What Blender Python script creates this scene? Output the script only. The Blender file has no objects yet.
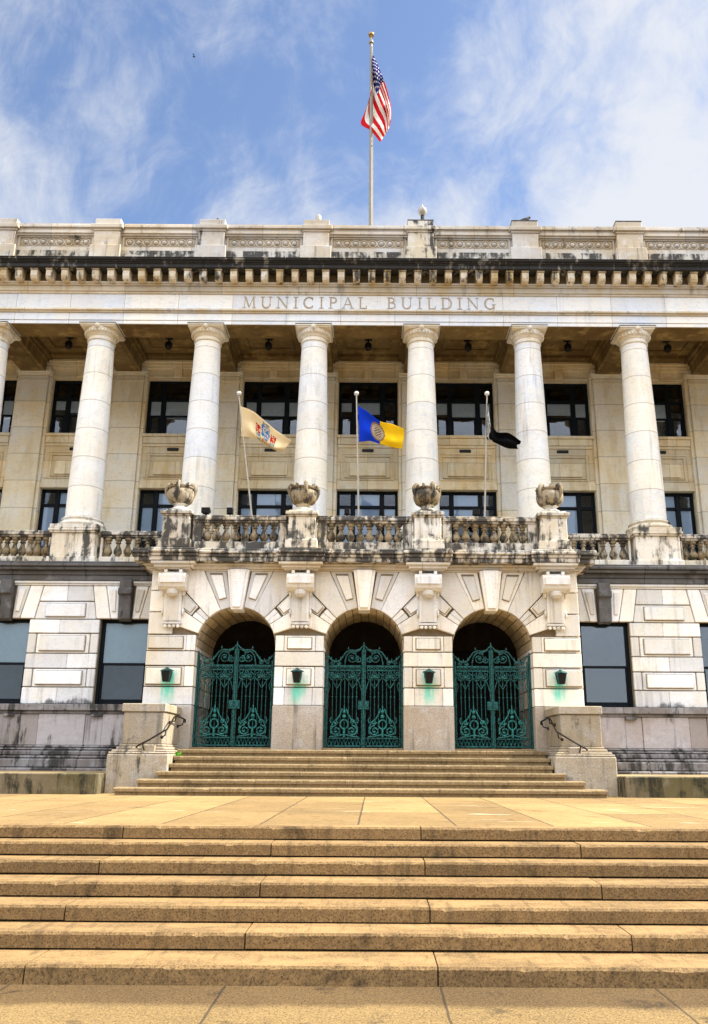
import bpy, bmesh, math, random
from math import sin, cos, pi, radians, tan, atan, sqrt
from mathutils import Matrix, Vector
random.seed(7)
SC = bpy.context.scene
COL = SC.collection

# ------------------------------------------------------------------ layout
S = 3.4                     # bay width
EYE = 1.92
PLAZA = 1.095
P = 22.47                   # portico face
WF = 23.9                   # ground floor wall face
CY = 24.47                  # column axis
RW = 27.74                  # rear wall of the loggia
LAND = 2.10                 # landing in front of the gates
TH = radians(16.2); FPX = 846.0; UC = 376.0; CX = .30; ROLL = .0061
def e_of(v): return tan(TH + atan((512 - v) / FPX))
def at(u, v, Y):            # real point at distance Y seen at that place of the photograph
    e = e_of(v); du = (u - UC) - (512 - v) * ROLL
    return Vector((CX + du / FPX * Y * (cos(TH) + e * sin(TH)), Y, EYE + e * Y + du * ROLL / FPX * Y))

# ------------------------------------------------------------------ mesh builder
class MB:
    def __init__(s): s.v = []; s.f = []; s.m = []
    def add(s, vs, fs, mi=0):
        o = len(s.v); s.v += [tuple(p) for p in vs]
        for f in fs: s.f.append([o + i for i in f]); s.m.append(mi)
    def split(s, centres):               # sort the pieces to the nearest centre along x
        out = [MB() for _ in centres]; par = list(range(len(s.v)))
        def find(a):
            while par[a] != a: par[a] = par[par[a]]; a = par[a]
            return a
        for f in s.f:
            r = find(f[0])
            for i in f[1:]: par[find(i)] = r
        acc = {}
        for i, v in enumerate(s.v):
            r = find(i); a = acc.setdefault(r, [9e9, -9e9]); a[0] = min(a[0], v[0]); a[1] = max(a[1], v[0])
        maps = [dict() for _ in centres]
        for f, mi in zip(s.f, s.m):
            a = acc[find(f[0])]; c = (a[0]+a[1])/2
            k = min(range(len(centres)), key=lambda q: abs(centres[q]-c)); o = out[k]; mp = maps[k]; g_ = []
            for i in f:
                if i not in mp: mp[i] = len(o.v); o.v.append(s.v[i])
                g_.append(mp[i])
            o.f.append(g_); o.m.append(mi)
        return [o for o in out if o.f]
    def box(s, x0, x1, y0, y1, z0, z1, mi=0):
        s.add([(x0,y0,z0),(x1,y0,z0),(x1,y1,z0),(x0,y1,z0),(x0,y0,z1),(x1,y0,z1),(x1,y1,z1),(x0,y1,z1)],
              [(0,3,2,1),(4,5,6,7),(0,1,5,4),(1,2,6,5),(2,3,7,6),(3,0,4,7)], mi)
    def prism_y(s, poly, y0, y1, mi=0):
        n = len(poly)
        if n < 3: return
        s.add([(x, y0, z) for x, z in poly] + [(x, y1, z) for x, z in poly],
              [tuple(range(n)), tuple(range(2*n-1, n-1, -1))] + [(i, n+i, n+(i+1) % n, (i+1) % n) for i in range(n)], mi)
    def prism_x(s, poly, x0, x1, mi=0):
        n = len(poly)
        s.add([(x0, y, z) for y, z in poly] + [(x1, y, z) for y, z in poly],
              [tuple(range(n)), tuple(range(2*n-1, n-1, -1))] + [(i, n+i, n+(i+1) % n, (i+1) % n) for i in range(n)], mi)
    def lathe(s, prof, cx=0, cy=0, n=24, mi=0):
        vs = []; fs = []
        for r, z in prof:
            for k in range(n):
                a = 2*pi*k/n; vs.append((cx + r*cos(a), cy + r*sin(a), z))
        for i in range(len(prof)-1):
            for k in range(n):
                k2 = (k+1) % n; fs.append((i*n+k, i*n+k2, (i+1)*n+k2, (i+1)*n+k))
        fs.append(tuple(range(n-1, -1, -1))); fs.append(tuple((len(prof)-1)*n + k for k in range(n)))
        s.add(vs, fs, mi)
    def tube(s, pts, r, n=6, mi=0):
        pts = [Vector(p) for p in pts]; vs = []; fs = []
        N = len(pts); up = None
        for i, p in enumerate(pts):
            t = (pts[min(i+1, N-1)] - pts[max(i-1, 0)]).normalized()
            if up is None:
                up = Vector((0,0,1)) if abs(t.z) < .9 else Vector((0,1,0))
            a = t.cross(up)
            if a.length < 1e-4: a = t.cross(Vector((1,.3,0)))
            a.normalize(); b = t.cross(a).normalized(); up = -b if False else up
            rr = r[i] if isinstance(r, (list, tuple)) else r
            for k in range(n):
                q = 2*pi*k/n; vs.append(p + a*cos(q)*rr + b*sin(q)*rr)
        for i in range(N-1):
            for k in range(n):
                k2 = (k+1) % n; fs.append((i*n+k, i*n+k2, (i+1)*n+k2, (i+1)*n+k))
        fs.append(tuple(range(n-1, -1, -1))); fs.append(tuple((N-1)*n+k for k in range(n)))
        s.add(vs, fs, mi)
    def ball(s, c, r, n=12, sz=1.0, mi=0):
        prof = [(max(.001, r*sin(pi*i/8)), c[2] - r*sz*cos(pi*i/8)) for i in range(9)]
        s.lathe(prof, c[0], c[1], n, mi)
    def build(s, name, mats, parent=None, bevel=0, smooth=False, loc=None):
        me = bpy.data.meshes.new(name)
        me.from_pydata(s.v, [], s.f)
        for m in (mats if isinstance(mats, (list, tuple)) else [mats]): me.materials.append(m)
        for p, mi in zip(me.polygons, s.m): p.material_index = mi
        bm = bmesh.new(); bm.from_mesh(me)
        bmesh.ops.recalc_face_normals(bm, faces=bm.faces)
        bm.to_mesh(me); bm.free()
        o = bpy.data.objects.new(name, me); COL.objects.link(o)
        if parent is not None: o.parent = parent
        if parent is not None and parent.get('_w') is None: pass
        if loc is not None: o.location = loc
        if bevel:
            b = o.modifiers.new('bevel', 'BEVEL'); b.width = bevel; b.segments = 1; b.limit_method = 'ANGLE'; b.angle_limit = radians(40)
        if smooth:
            for p in me.polygons: p.use_smooth = True
            me.set_sharp_from_angle(angle=radians(38))
        return o

def clip(poly, a, b, c):                     # keep a*x + b*z <= c
    out = []
    for i in range(len(poly)):
        p, q = poly[i], poly[(i+1) % len(poly)]
        dp, dq = a*p[0]+b*p[1]-c, a*q[0]+b*q[1]-c
        if dp <= 0: out.append(p)
        if (dp < 0 < dq) or (dq < 0 < dp):
            t = dp/(dp-dq); out.append((p[0]+(q[0]-p[0])*t, p[1]+(q[1]-p[1])*t))
    return out
def inset(poly, k):
    cx = sum(p[0] for p in poly)/len(poly); cz = sum(p[1] for p in poly)/len(poly)
    return [(cx+(p[0]-cx)*k, cz+(p[1]-cz)*k) for p in poly]

def tag(o, label=None, cat=None, group=None, kind=None):
    if label: o['label'] = label
    if cat: o['category'] = cat
    if group: o['group'] = group
    if kind: o['kind'] = kind
    return o
def thing(name, label, cat, loc=(0,0,0), rz=0, group=None):
    o = bpy.data.objects.new(name, None); COL.objects.link(o)
    o.empty_display_size = .2
    o.location = loc; o.rotation_euler = (0, 0, rz)
    return tag(o, label, cat, group)
def copy_tree(o, parent=None):
    c = o.copy(); COL.objects.link(c); c.parent = parent
    for ch in list(o.children): copy_tree(ch, c)
    return c

# ------------------------------------------------------------------ materials
class NT:
    def __init__(s, name):
        s.mat = bpy.data.materials.new(name); s.mat.use_nodes = True
        s.t = s.mat.node_tree; s.t.nodes.clear()
        s.out = s.t.nodes.new('ShaderNodeOutputMaterial')
    def n(s, ty, **kw):
        nd = s.t.nodes.new(ty)
        for k, v in kw.items(): setattr(nd, k, v)
        return nd
    def put(s, sock, val):
        if isinstance(val, bpy.types.NodeSocket): s.t.links.new(val, sock)
        else: sock.default_value = val
    def math(s, op, a, b=0.0, clamp=False):
        nd = s.n('ShaderNodeMath', operation=op, use_clamp=clamp)
        s.put(nd.inputs[0], a); s.put(nd.inputs[1], b); return nd.outputs[0]
    def mix(s, f, a, b, mode='MIX'):
        nd = s.n('ShaderNodeMix', data_type='RGBA', blend_type=mode)
        s.put(nd.inputs[0], f)
        for sock, val in ((nd.inputs[6], a), (nd.inputs[7], b)):
            s.put(sock, (*val, 1.0) if isinstance(val, tuple) and len(val) == 3 else val)
        return nd.outputs[2]
    def scaled(s, vec, sc):
        nd = s.n('ShaderNodeVectorMath', operation='MULTIPLY')
        s.put(nd.inputs[0], vec); nd.inputs[1].default_value = sc; return nd.outputs[0]
    def noise(s, vec, scale, detail=4, rough=.55, dist=0):
        nd = s.n('ShaderNodeTexNoise')
        s.put(nd.inputs['Vector'], vec); nd.inputs['Scale'].default_value = scale
        nd.inputs['Detail'].default_value = detail; nd.inputs['Roughness'].default_value = rough
        nd.inputs['Distortion'].default_value = dist
        return nd.outputs[0]
    def step(s, v, a, b, o0=0.0, o1=1.0):
        nd = s.n('ShaderNodeMapRange', interpolation_type='SMOOTHSTEP')
        s.put(nd.inputs[0], v)
        for i, x in zip((1,2,3,4), (a,b,o0,o1)): nd.inputs[i].default_value = x
        return nd.outputs[0]
    def pos(s): 
        s.geo = s.n('ShaderNodeNewGeometry'); return s.geo.outputs['Position']
    def xyz(s, v):
        nd = s.n('ShaderNodeSeparateXYZ'); s.put(nd.inputs[0], v); return nd.outputs
    def done(s, col, rough=.8, bump=None, bstr=.3, bdist=.01, **kw):
        b = s.n('ShaderNodeBsdfPrincipled')
        s.put(b.inputs['Base Color'], (*col, 1.0) if isinstance(col, tuple) and len(col) == 3 else col)
        s.put(b.inputs['Roughness'], rough)
        b.inputs['Specular IOR Level'].default_value = kw.get('spec', .3)
        b.inputs['Metallic'].default_value = kw.get('metal', 0)
        if bump is not None:
            bn = s.n('ShaderNodeBump'); bn.inputs['Strength'].default_value = bstr; bn.inputs['Distance'].default_value = bdist
            s.put(bn.inputs['Height'], bump); s.t.links.new(bn.outputs[0], b.inputs['Normal'])
        s.t.links.new(b.outputs[0], s.out.inputs[0])
        return s.mat

def stone(name, base, warm, cool, black=0.0, bscale=1.4, blackcol=(.028,.027,.025), streak=0.0, rough=.82, island=.5,
          drum=None, brick=None, green=False, grain=.12, stainrow=None, ochre=0.0):
    T = NT(name); p = T.pos(); rnd = T.geo.outputs['Random Per Island']
    big = T.noise(p, .55, 5, .6); mid = T.noise(p, 2.6, 6, .65)
    c = T.mix(T.step(big, .38, .62), base, warm)
    c = T.mix(T.math('MULTIPLY', T.step(mid, .5, .68), .55), c, cool)
    # each block of stone its own shade
    t = T.step(rnd, 0, 1, 1 - .22*island, 1 + .12*island)
    c = T.mix(T.math('MULTIPLY', T.step(T.math('FRACT', T.math('MULTIPLY', rnd, 17.3)), .55, 1.0), .6*island), c, warm)
    c = T.mix(1.0, c, _grey(T, t), 'MULTIPLY')
    if brick:
        bw, bh, off = brick
        o = T.xyz(p); cv = T.n('ShaderNodeCombineXYZ'); T.put(cv.inputs[0], o[0]); T.put(cv.inputs[1], o[2])
        bt = T.n('ShaderNodeTexBrick'); T.put(bt.inputs['Vector'], cv.outputs[0])
        bt.offset = off; bt.inputs['Scale'].default_value = 1; bt.inputs['Brick Width'].default_value = bw
        bt.inputs['Row Height'].default_value = bh; bt.inputs['Mortar Size'].default_value = .006; bt.inputs['Mortar Smooth'].default_value = .2
        bt.inputs['Color1'].default_value = (.82,.83,.86,1); bt.inputs['Color2'].default_value = (1.04,1.0,.93,1); bt.inputs['Mortar'].default_value = (.33,.27,.2,1)
        c = T.mix(1.0, c, bt.outputs['Color'], 'MULTIPLY')
    # fine veins and grain
    vein = T.noise(T.scaled(p, (1.3,1.3,3.0)), 3.2, 8, .7, 1.2)
    c = T.mix(T.math('MULTIPLY', T.step(vein, .53, .60), .22), c, tuple(x*.55 for x in base))
    g = T.noise(p, 45, 3, .7)
    c = T.mix(1.0, c, _grey(T, T.step(g, .2, .8, 1-grain, 1+grain)), 'MULTIPLY')
    if ochre:
        oc = T.noise(T.scaled(p, (1.2,1.2,.28)), 1.7, 6, .62)
        c = T.mix(T.math('MULTIPLY', T.step(oc, .5, .66), ochre), c, (.52,.36,.13))
    if streak:
        sv = T.noise(T.scaled(p, (5.5,5.5,.35)), 1.0, 6, .65)
        sv2 = T.noise(p, .9, 3, .5)
        f = T.math('MULTIPLY', T.step(sv, .5, .72), T.step(sv2, .38, .6))
        c = T.mix(T.math('MULTIPLY', f, streak), c, tuple(x*.22 for x in base))
    if drum:
        z0, h = drum
        fr = T.math('FRACT', T.math('DIVIDE', T.math('SUBTRACT', T.xyz(p)[2], z0), h))
        line = T.math('LESS_THAN', fr, .022/h)
        cell = T.n('ShaderNodeCombineXYZ')
        T.put(cell.inputs[0], T.math('FLOOR', T.math('DIVIDE', T.xyz(p)[0], S))); T.put(cell.inputs[1], T.math('FLOOR', T.math('DIVIDE', T.math('SUBTRACT', T.xyz(p)[2], z0), h)))
        wn = T.n('ShaderNodeTexWhiteNoise'); T.put(wn.inputs['Vector'], cell.outputs[0])
        c = T.mix(1.0, c, T.mix(wn.outputs[0], (.90,.93,.98), (1.05,1.02,.94)), 'MULTIPLY')
        c = T.mix(T.math('MULTIPLY', line, .62), c, (.22,.17,.11))
    if black:
        bn = T.noise(T.scaled(p, (1.0,1.0,.8)), bscale, 9, .68, .4)
        bs = T.noise(T.scaled(p, (6,6,.6)), 1.0, 5, .65)
        m = T.math('ADD', T.math('MULTIPLY', bn, .58), T.math('MULTIPLY', bs, .42))
        th = .72 - .42*black
        m = T.step(m, th - .045, th + .05)
        c = T.mix(T.math('MULTIPLY', m, .93), c, blackcol)
    if stainrow:                                 # dark spatter along the foot of the wall
        z0, z1 = stainrow
        zz = T.xyz(p)[2]
        nn = T.noise(T.scaled(p, (1,1,.5)), 2.2, 8, .7)
        f = T.math('SUBTRACT', nn, T.step(zz, z0, z1, -.06, .42))
        c = T.mix(T.math('MULTIPLY', T.step(f, .48, .62), .85), c, (.05,.047,.043))
    if green:                                    # copper run-off below the lanterns
        o = T.xyz(p)
        d = T.math('ABSOLUTE', T.math('SUBTRACT', T.math('ABSOLUTE', T.math('SUBTRACT', T.math('ABSOLUTE', o[0]), S)), S/2))
        nz = T.noise(T.scaled(p, (3.2,3.2,1.6)), 1.6, 7, .7)
        st_ = T.noise(T.scaled(p, (15,15,.5)), 1.0, 5, .6)
        d = T.math('ADD', d, T.math('ADD', T.math('MULTIPLY', T.math('SUBTRACT', nz, .5), .5), T.math('MULTIPLY', T.math('SUBTRACT', st_, .5), .45)))
        f = T.math('MULTIPLY', T.step(d, .0, .26, 1, 0), T.math('MULTIPLY', T.step(o[2], 3.1, 3.6), T.step(o[2], 4.0, 4.16, 1, 0)))
        c = T.mix(T.math('MULTIPLY', f, .9), c, (.10,.62,.47))
    bump = T.math('ADD', T.math('MULTIPLY', mid, .6), T.math('MULTIPLY', g, .5))
    return T.done(c, rough, bump, .35, .02)
def _grey(T, v):
    nd = T.n('ShaderNodeCombineColor')
    for i in range(3): T.put(nd.inputs[i], v)
    return nd.outputs[0]

def granite(name, base, dark, speck=.35, joints=None, stain=.4, tread_light=0, pale=0, band=None):
    T = NT(name); p = T.pos(); rnd = T.geo.outputs['Random Per Island']
    big = T.noise(p, .7, 6, .62); sp = T.noise(p, 52, 3, .85); sp2 = T.noise(p, 17, 5, .8)
    c = T.mix(T.step(big, .35, .68), base, tuple(x*.80 for x in base))
    c = T.mix(1.0, c, _grey(T, T.step(rnd, 0, 1, .86, 1.1)), 'MULTIPLY')
    c = T.mix(T.math('MULTIPLY', T.step(sp, .50, .62), speck), c, dark)
    c = T.mix(T.math('MULTIPLY', T.step(sp, .45, .32), speck*.7), c, tuple(min(.9, x*1.5) for x in base))
    c = T.mix(1.0, c, _grey(T, T.step(sp2, .3, .7, .78, 1.18)), 'MULTIPLY')
    st = T.noise(T.scaled(p, (1, 1, .6)), 1.9, 8, .7, .5)
    c = T.mix(T.math('MULTIPLY', T.step(st, .55, .7), stain), c, tuple(x*.5 for x in dark))
    spots = T.n('ShaderNodeTexVoronoi'); T.put(spots.inputs['Vector'], p); spots.inputs['Scale'].default_value = 2.3
    c = T.mix(T.math('MULTIPLY', T.step(spots.outputs['Distance'], .02, .07, 1, 0), .75), c, (.03,.025,.02))
    if tread_light:                                     # sunlight on the treads, painted as paler upward faces
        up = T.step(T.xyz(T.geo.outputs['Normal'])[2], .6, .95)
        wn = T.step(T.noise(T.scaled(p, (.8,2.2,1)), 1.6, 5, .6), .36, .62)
        c = T.mix(T.math('MULTIPLY', T.math('MULTIPLY', up, wn), tread_light), c, tuple(min(.9, x*1.75) for x in base))
        dr = T.noise(T.scaled(p, (7,1,.7)), 1.3, 6, .65)
        c = T.mix(T.math('MULTIPLY', T.step(dr, .53, .68), .55), c, tuple(x*.38 for x in base))
    if pale:
        pn = T.noise(T.scaled(p, (.55,2.2,1)), 1.5, 7, .62, .8)
        c = T.mix(T.math('MULTIPLY', T.step(pn, .60, .70), pale), c, (.56,.47,.33))
    if joints:
        gx, gy, ox, oy, w = joints
        o = T.xyz(p)
        wob = T.math('MULTIPLY', T.math('SUBTRACT', T.noise(p, 3.0, 4), .5), .03)
        if gy:
            cell = T.n('ShaderNodeCombineXYZ')
            T.put(cell.inputs[0], T.math('FLOOR', T.math('DIVIDE', T.math('SUBTRACT', o[0], ox+gx/2), gx))); T.put(cell.inputs[1], T.math('FLOOR', T.math('DIVIDE', T.math('SUBTRACT', o[1], oy+gy/2), gy)))
            wn_ = T.n('ShaderNodeTexWhiteNoise'); T.put(wn_.inputs['Vector'], cell.outputs[0])
            c = T.mix(1.0, c, _grey(T, T.step(wn_.outputs[0], 0, 1, .80, 1.14)), 'MULTIPLY')
        lines = None
        for ax, g, off in ((0, gx, ox), (1, gy, oy)):
            if not g: continue
            q = T.math('ADD', T.math('SUBTRACT', o[ax], off), wob)
            fr = T.math('FRACT', T.math('DIVIDE', q, g))
            l = T.math('LESS_THAN', T.math('ABSOLUTE', T.math('SUBTRACT', fr, .5)), w/g/2)
            lines = l if lines is None else T.math('MAXIMUM', lines, l)
        c = T.mix(T.math('MULTIPLY', lines, .85), c, (.05,.035,.02))
    if band:                                     # shade and stain painted dark along the foot of the steps
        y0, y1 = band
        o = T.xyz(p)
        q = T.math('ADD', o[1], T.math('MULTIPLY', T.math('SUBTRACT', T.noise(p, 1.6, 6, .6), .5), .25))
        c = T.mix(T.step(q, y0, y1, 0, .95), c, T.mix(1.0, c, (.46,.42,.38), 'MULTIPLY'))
    return T.done(c, .85, T.math('ADD', sp2, T.math('MULTIPLY', sp, .6)), .35, .008)

def simple(name, col, rough=.5, metal=0, var=.15, nscale=8, col2=None, spec=.4, bump=.15):
    T = NT(name); p = T.pos(); n = T.noise(p, nscale, 6, .65)
    c = T.mix(T.step(n, .35, .65), col, col2 if col2 else tuple(x*(1-var) for x in col))
    return T.done(c, rough, n, bump, .01, metal=metal, spec=spec)

MARBLE = stone('marble', (.80,.82,.85), (.80,.77,.69), (.66,.71,.77), streak=.45, stainrow=(3.25,3.85), ochre=.10, island=1.0)
PORT = stone('portico_marble', (.79,.79,.79), (.78,.72,.60), (.66,.69,.73), streak=.55, green=True, ochre=.20, island=1.0)
FRIEZE = stone('frieze_marble', (.78,.83,.89), (.82,.82,.80), (.66,.74,.84), brick=(1.72, 40, .5), streak=.2, ochre=.04)
BANDS = stone('moulding_marble', (.74,.71,.65), (.64,.55,.39), (.66,.67,.67), brick=(3.1, 40, .5), streak=.7, ochre=.35)
SHAFT = stone('column_marble', (.80,.82,.84), (.81,.78,.71), (.63,.68,.74), drum=(8.72,.93), streak=.5, ochre=.18, island=.2)
PILA = stone('pilaster_marble', (.82,.78,.69), (.80,.70,.50), (.80,.81,.79), drum=(8.05,.98), streak=.15, ochre=.32, island=.2)
LOGGIA = stone('loggia_stone', (.80,.735,.56), (.74,.60,.36), (.80,.77,.68), brick=(1.9,.62,.5), streak=.4, ochre=.38)
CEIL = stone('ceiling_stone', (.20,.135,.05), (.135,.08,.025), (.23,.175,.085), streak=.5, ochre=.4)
CAPM = stone('capital_marble', (.80,.77,.70), (.72,.62,.44), (.64,.65,.65), streak=.5, ochre=.25)
WEATH = stone('weathered_stone', (.60,.57,.51), (.46,.38,.27), (.66,.66,.63), black=.56, bscale=2.3, streak=.85, island=.4)
WEATH2 = stone('stained_stone', (.72,.69,.62), (.60,.52,.38), (.70,.71,.71), black=.44, bscale=2.0, streak=.9, island=.4)
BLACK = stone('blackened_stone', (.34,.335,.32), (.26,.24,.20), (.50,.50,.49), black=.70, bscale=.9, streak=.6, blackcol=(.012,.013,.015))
SLATE = stone('dark_band_stone', (.115,.115,.12), (.085,.08,.075), (.20,.20,.205), black=.35, bscale=1.0, streak=.7, blackcol=(.018,.018,.02))
URN = stone('urn_stone', (.34,.28,.19), (.24,.17,.08), (.40,.38,.33), black=.50, bscale=4.0, streak=.9)
JOINT = stone('joint_dirt_and_shade', (.26,.21,.14), (.20,.15,.09), (.28,.25,.2), island=0)  # dirt in the joints; the dark outlines round raised panels are painted shade
TANB = stone('tan_ground', (.42,.33,.21), (.36,.26,.14), (.45,.40,.31), island=0)
VAULT = stone('vault_stone', (.60,.52,.38), (.50,.38,.21), (.62,.58,.49), streak=.5, ochre=.4, island=1.2)
BEDD = stone('painted_shade_soffit', (.16,.115,.055), (.10,.07,.03), (.2,.17,.11), streak=.4, island=0)  # dark colour painting the shade behind the modillions and above the abacus
MODI = stone('modillion_stone', (.64,.58,.47), (.42,.31,.15), (.72,.71,.67), black=.40, bscale=1.3, streak=.7, ochre=.35, island=1.3)
PARA = stone('parapet_stone', (.68,.64,.58), (.58,.49,.36), (.68,.70,.72), black=.26, bscale=1.2, streak=.85, brick=(2.3, 30, .5))
BASE = stone('base_granite', (.36,.34,.355), (.32,.28,.26), (.44,.43,.455), black=.34, bscale=.9, streak=.9, island=1.0)
BASED = stone('base_dark_granite', (.22,.212,.218), (.17,.15,.14), (.33,.33,.34), black=.46, bscale=.9, streak=.9)
PIERG = stone('pier_granite', (.40,.36,.315), (.36,.295,.225), (.46,.44,.42), streak=.7, grain=.4, ochre=.15)
CHEEK = stone('cheek_granite', (.35,.315,.26), (.31,.25,.165), (.37,.36,.34), black=.28, bscale=1.5, streak=.95, grain=.4, ochre=.15)
MOSS = stone('mossy_stone', (.16,.13,.08), (.095,.08,.035), (.20,.18,.13), black=.5, bscale=1.3, streak=.9, blackcol=(.02,.02,.011))
STEPG = granite('step_granite', (.225,.142,.060), (.026,.016,.007), .75, stain=.65, tread_light=.45)
USTEP = granite('entrance_step_granite', (.27,.195,.10), (.05,.034,.017), .55, stain=.55, tread_light=.45)
PLAZM = granite('plaza_paving', (.30,.195,.078), (.09,.056,.022), .5, joints=(1.25,3.05,-.53,.4,.028), stain=.5, pale=.6)
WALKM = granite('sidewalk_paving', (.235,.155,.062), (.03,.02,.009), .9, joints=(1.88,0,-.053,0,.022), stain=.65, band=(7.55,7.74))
GROUND = granite('ground_asphalt', (.06,.058,.055), (.03,.03,.03), .3)
GREEN = simple('verdigris_bronze', (.002,.016,.019), .5, .3, nscale=24, col2=(.013,.13,.122))
GREENB = simple('pale_verdigris', (.003,.035,.037), .55, .2, nscale=26, col2=(.025,.22,.20))
GREEND = simple('dark_green_bronze', (.002,.020,.022), .5, .3, nscale=14, col2=(.010,.10,.095))
DARKM = simple('dark_window_frame', (.003,.006,.010), .6, nscale=5, spec=.15)
BLACKM = simple('black_metal', (.012,.011,.011), .45, .5)
RAILM = simple('rail_iron', (.02,.016,.014), .5, .5)
POLEM = simple('pole_metal', (.42,.38,.31), .45, .2)
POLED = simple('grey_pole_paint', (.23,.21,.175), .5, .1, nscale=3)
GOLD = simple('gilt_ball', (.30,.19,.06), .35, .8)
BALLM = simple('silver_ball', (.72,.70,.66), .3, .5)
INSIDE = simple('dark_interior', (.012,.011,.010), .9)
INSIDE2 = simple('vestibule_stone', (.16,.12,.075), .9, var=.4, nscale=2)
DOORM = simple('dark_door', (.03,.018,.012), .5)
BLIND = simple('pale_blind', (.66,.73,.74), .9, var=.06)
BLIND2 = simple('cream_blind', (.78,.73,.58), .9, var=.1)
REFLG = simple('reflected_sky_grey', (.13,.155,.17), .9, var=.35, nscale=1.2)  # grey that paints the sky's reflection in the right-hand upper sashes
CURT = simple('grey_blind', (.045,.052,.06), .9, var=.4, nscale=1.2)
LETM = simple('letter_bronze', (.44,.36,.26), .8, nscale=9, col2=(.32,.25,.17))
WHITEG = simple('white_globe', (.42,.40,.34), .3)
LEAF = simple('weed_leaf', (.07,.30,.02), .6, col2=(.12,.38,.03))
def glass(name, tint, k, bias):
    T = NT(name)
    fr = T.n('ShaderNodeFresnel'); fr.inputs[0].default_value = 1.5
    n = T.noise(T.pos(), .9, 3, .5)
    f = T.math('ADD', T.math('MULTIPLY', fr.outputs[0], k), bias, True)
    tr = T.n('ShaderNodeBsdfTransparent'); tr.inputs[0].default_value = (*tint, 1)
    gl = T.n('ShaderNodeBsdfGlossy'); gl.inputs['Roughness'].default_value = .015; gl.inputs[0].default_value = (.9,.95,1,1)
    bn = T.n('ShaderNodeBump'); bn.inputs['Strength'].default_value = .22; bn.inputs['Distance'].default_value = .05
    T.put(bn.inputs['Height'], n); T.t.links.new(bn.outputs[0], gl.inputs['Normal'])
    mx = T.n('ShaderNodeMixShader'); T.put(mx.inputs[0], f)
    T.t.links.new(tr.outputs[0], mx.inputs[1]); T.t.links.new(gl.outputs[0], mx.inputs[2]); T.t.links.new(mx.outputs[0], T.out.inputs[0])
    return T.mat
GLASS = glass('window_glass', (.86,.92,.96), 1.6, .04)
GLASSD = glass('dark_window_glass', (.88,.93,1.0), 1.2, .01)

GLASSR = glass('mirror_window_glass', (.8,.86,.9), 2.2, .16)
# ------------------------------------------------------------------ setting
g = MB(); g.box(-400, 400, -400, 400, -.5, -.006); tag(g.build('ground', GROUND), kind='structure')
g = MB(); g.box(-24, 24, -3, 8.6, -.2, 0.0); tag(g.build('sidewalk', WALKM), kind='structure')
g = MB(); g.box(-24, 24, 11.40, 41, -.1, PLAZA); tag(g.build('plaza', PLAZM), kind='structure')

# long front steps, every step a course of long stones
RY = [8.26, 8.84, 9.33, 9.82, 10.34, 10.75, 11.13, 11.46]
JU = [[24,438],[245,632],[65,430],[260,602],[99,425],[271,581],[123,421]]
JV = [975, 940, 912, 890, 868, 850, 833]
st = thing('front_steps', 'wide flight of seven low golden granite steps climbing to the plaza in the foreground', 'steps', (0, 8.26, 0))
R = PLAZA/7
def stone_step(mb, x0, x1, y0, y1, z0, z1, nose=.0, jit=.006):
    n = max(3, int((x1-x0)/.05))
    b = .016
    vs = []; fs = []
    dz = random.uniform(-.003,.003); dy = random.uniform(-.005,.005)
    prev = [0,0,0,0]; chip = 0
    for i in range(n+1):
        x = x0 + (x1-x0)*i/n
        j = [random.gauss(0, jit*.45) for _ in range(4)]
        if random.random() < .06: chip = random.uniform(.01,.036)
        chip *= .55
        e = 0.0
        ring = [(y0+.012*0+dy, z0), (y0+dy+j[0]*.4, z0+.02), (y0+dy+j[1]*.5, z1-b*1.5+dz-chip*.8), (y0+b+dy+j[2]+chip, z1+dz+j[3]*.25-.001), (y1, z1+dz), (y1, z0)]
        vs += [(x, y, z) for y, z in ring]
    for i in range(n):
        for k in range(6):
            k2 = (k+1) % 6
            fs.append((i*6+k, i*6+k2, (i+1)*6+k2, (i+1)*6+k))
    fs.append(tuple(range(5,-1,-1))); fs.append(tuple(n*6+k for k in range(6)))
    mb.add(vs, fs)
for i in range(7):
    mb = MB()
    sc = FPX/(RY[i]*(cos(TH)+e_of(JV[i])*sin(TH)))
    js = [CX + (u-UC+(JV[i]-512)*ROLL)/sc for u in JU[i]]
    w = js[1]-js[0]
    xs = [js[0]-4*w, js[0]-3*w, js[0]-2*w, js[0]-w, js[0], js[1], js[1]+w, js[1]+2*w, js[1]+3*w, js[1]+4*w]
    xs = [-20] + [x for x in xs if -19 < x < 19] + [20]
    for a, b in zip(xs, xs[1:]):
        stone_step(mb, a+.007, b-.007, RY[i], RY[i+1]+.05 if i < 6 else 11.46, R*i + (random.uniform(.016,.024) if i else -.01), R*(i+1))
    mb.box(-20, 20, RY[i]+.09, RY[i+1]+.3 if i < 6 else 11.40, R*i-.03, R*(i+1)-.02)
    o = mb.build('step', STEPG, st, loc=(0,-8.26,0))

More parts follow.
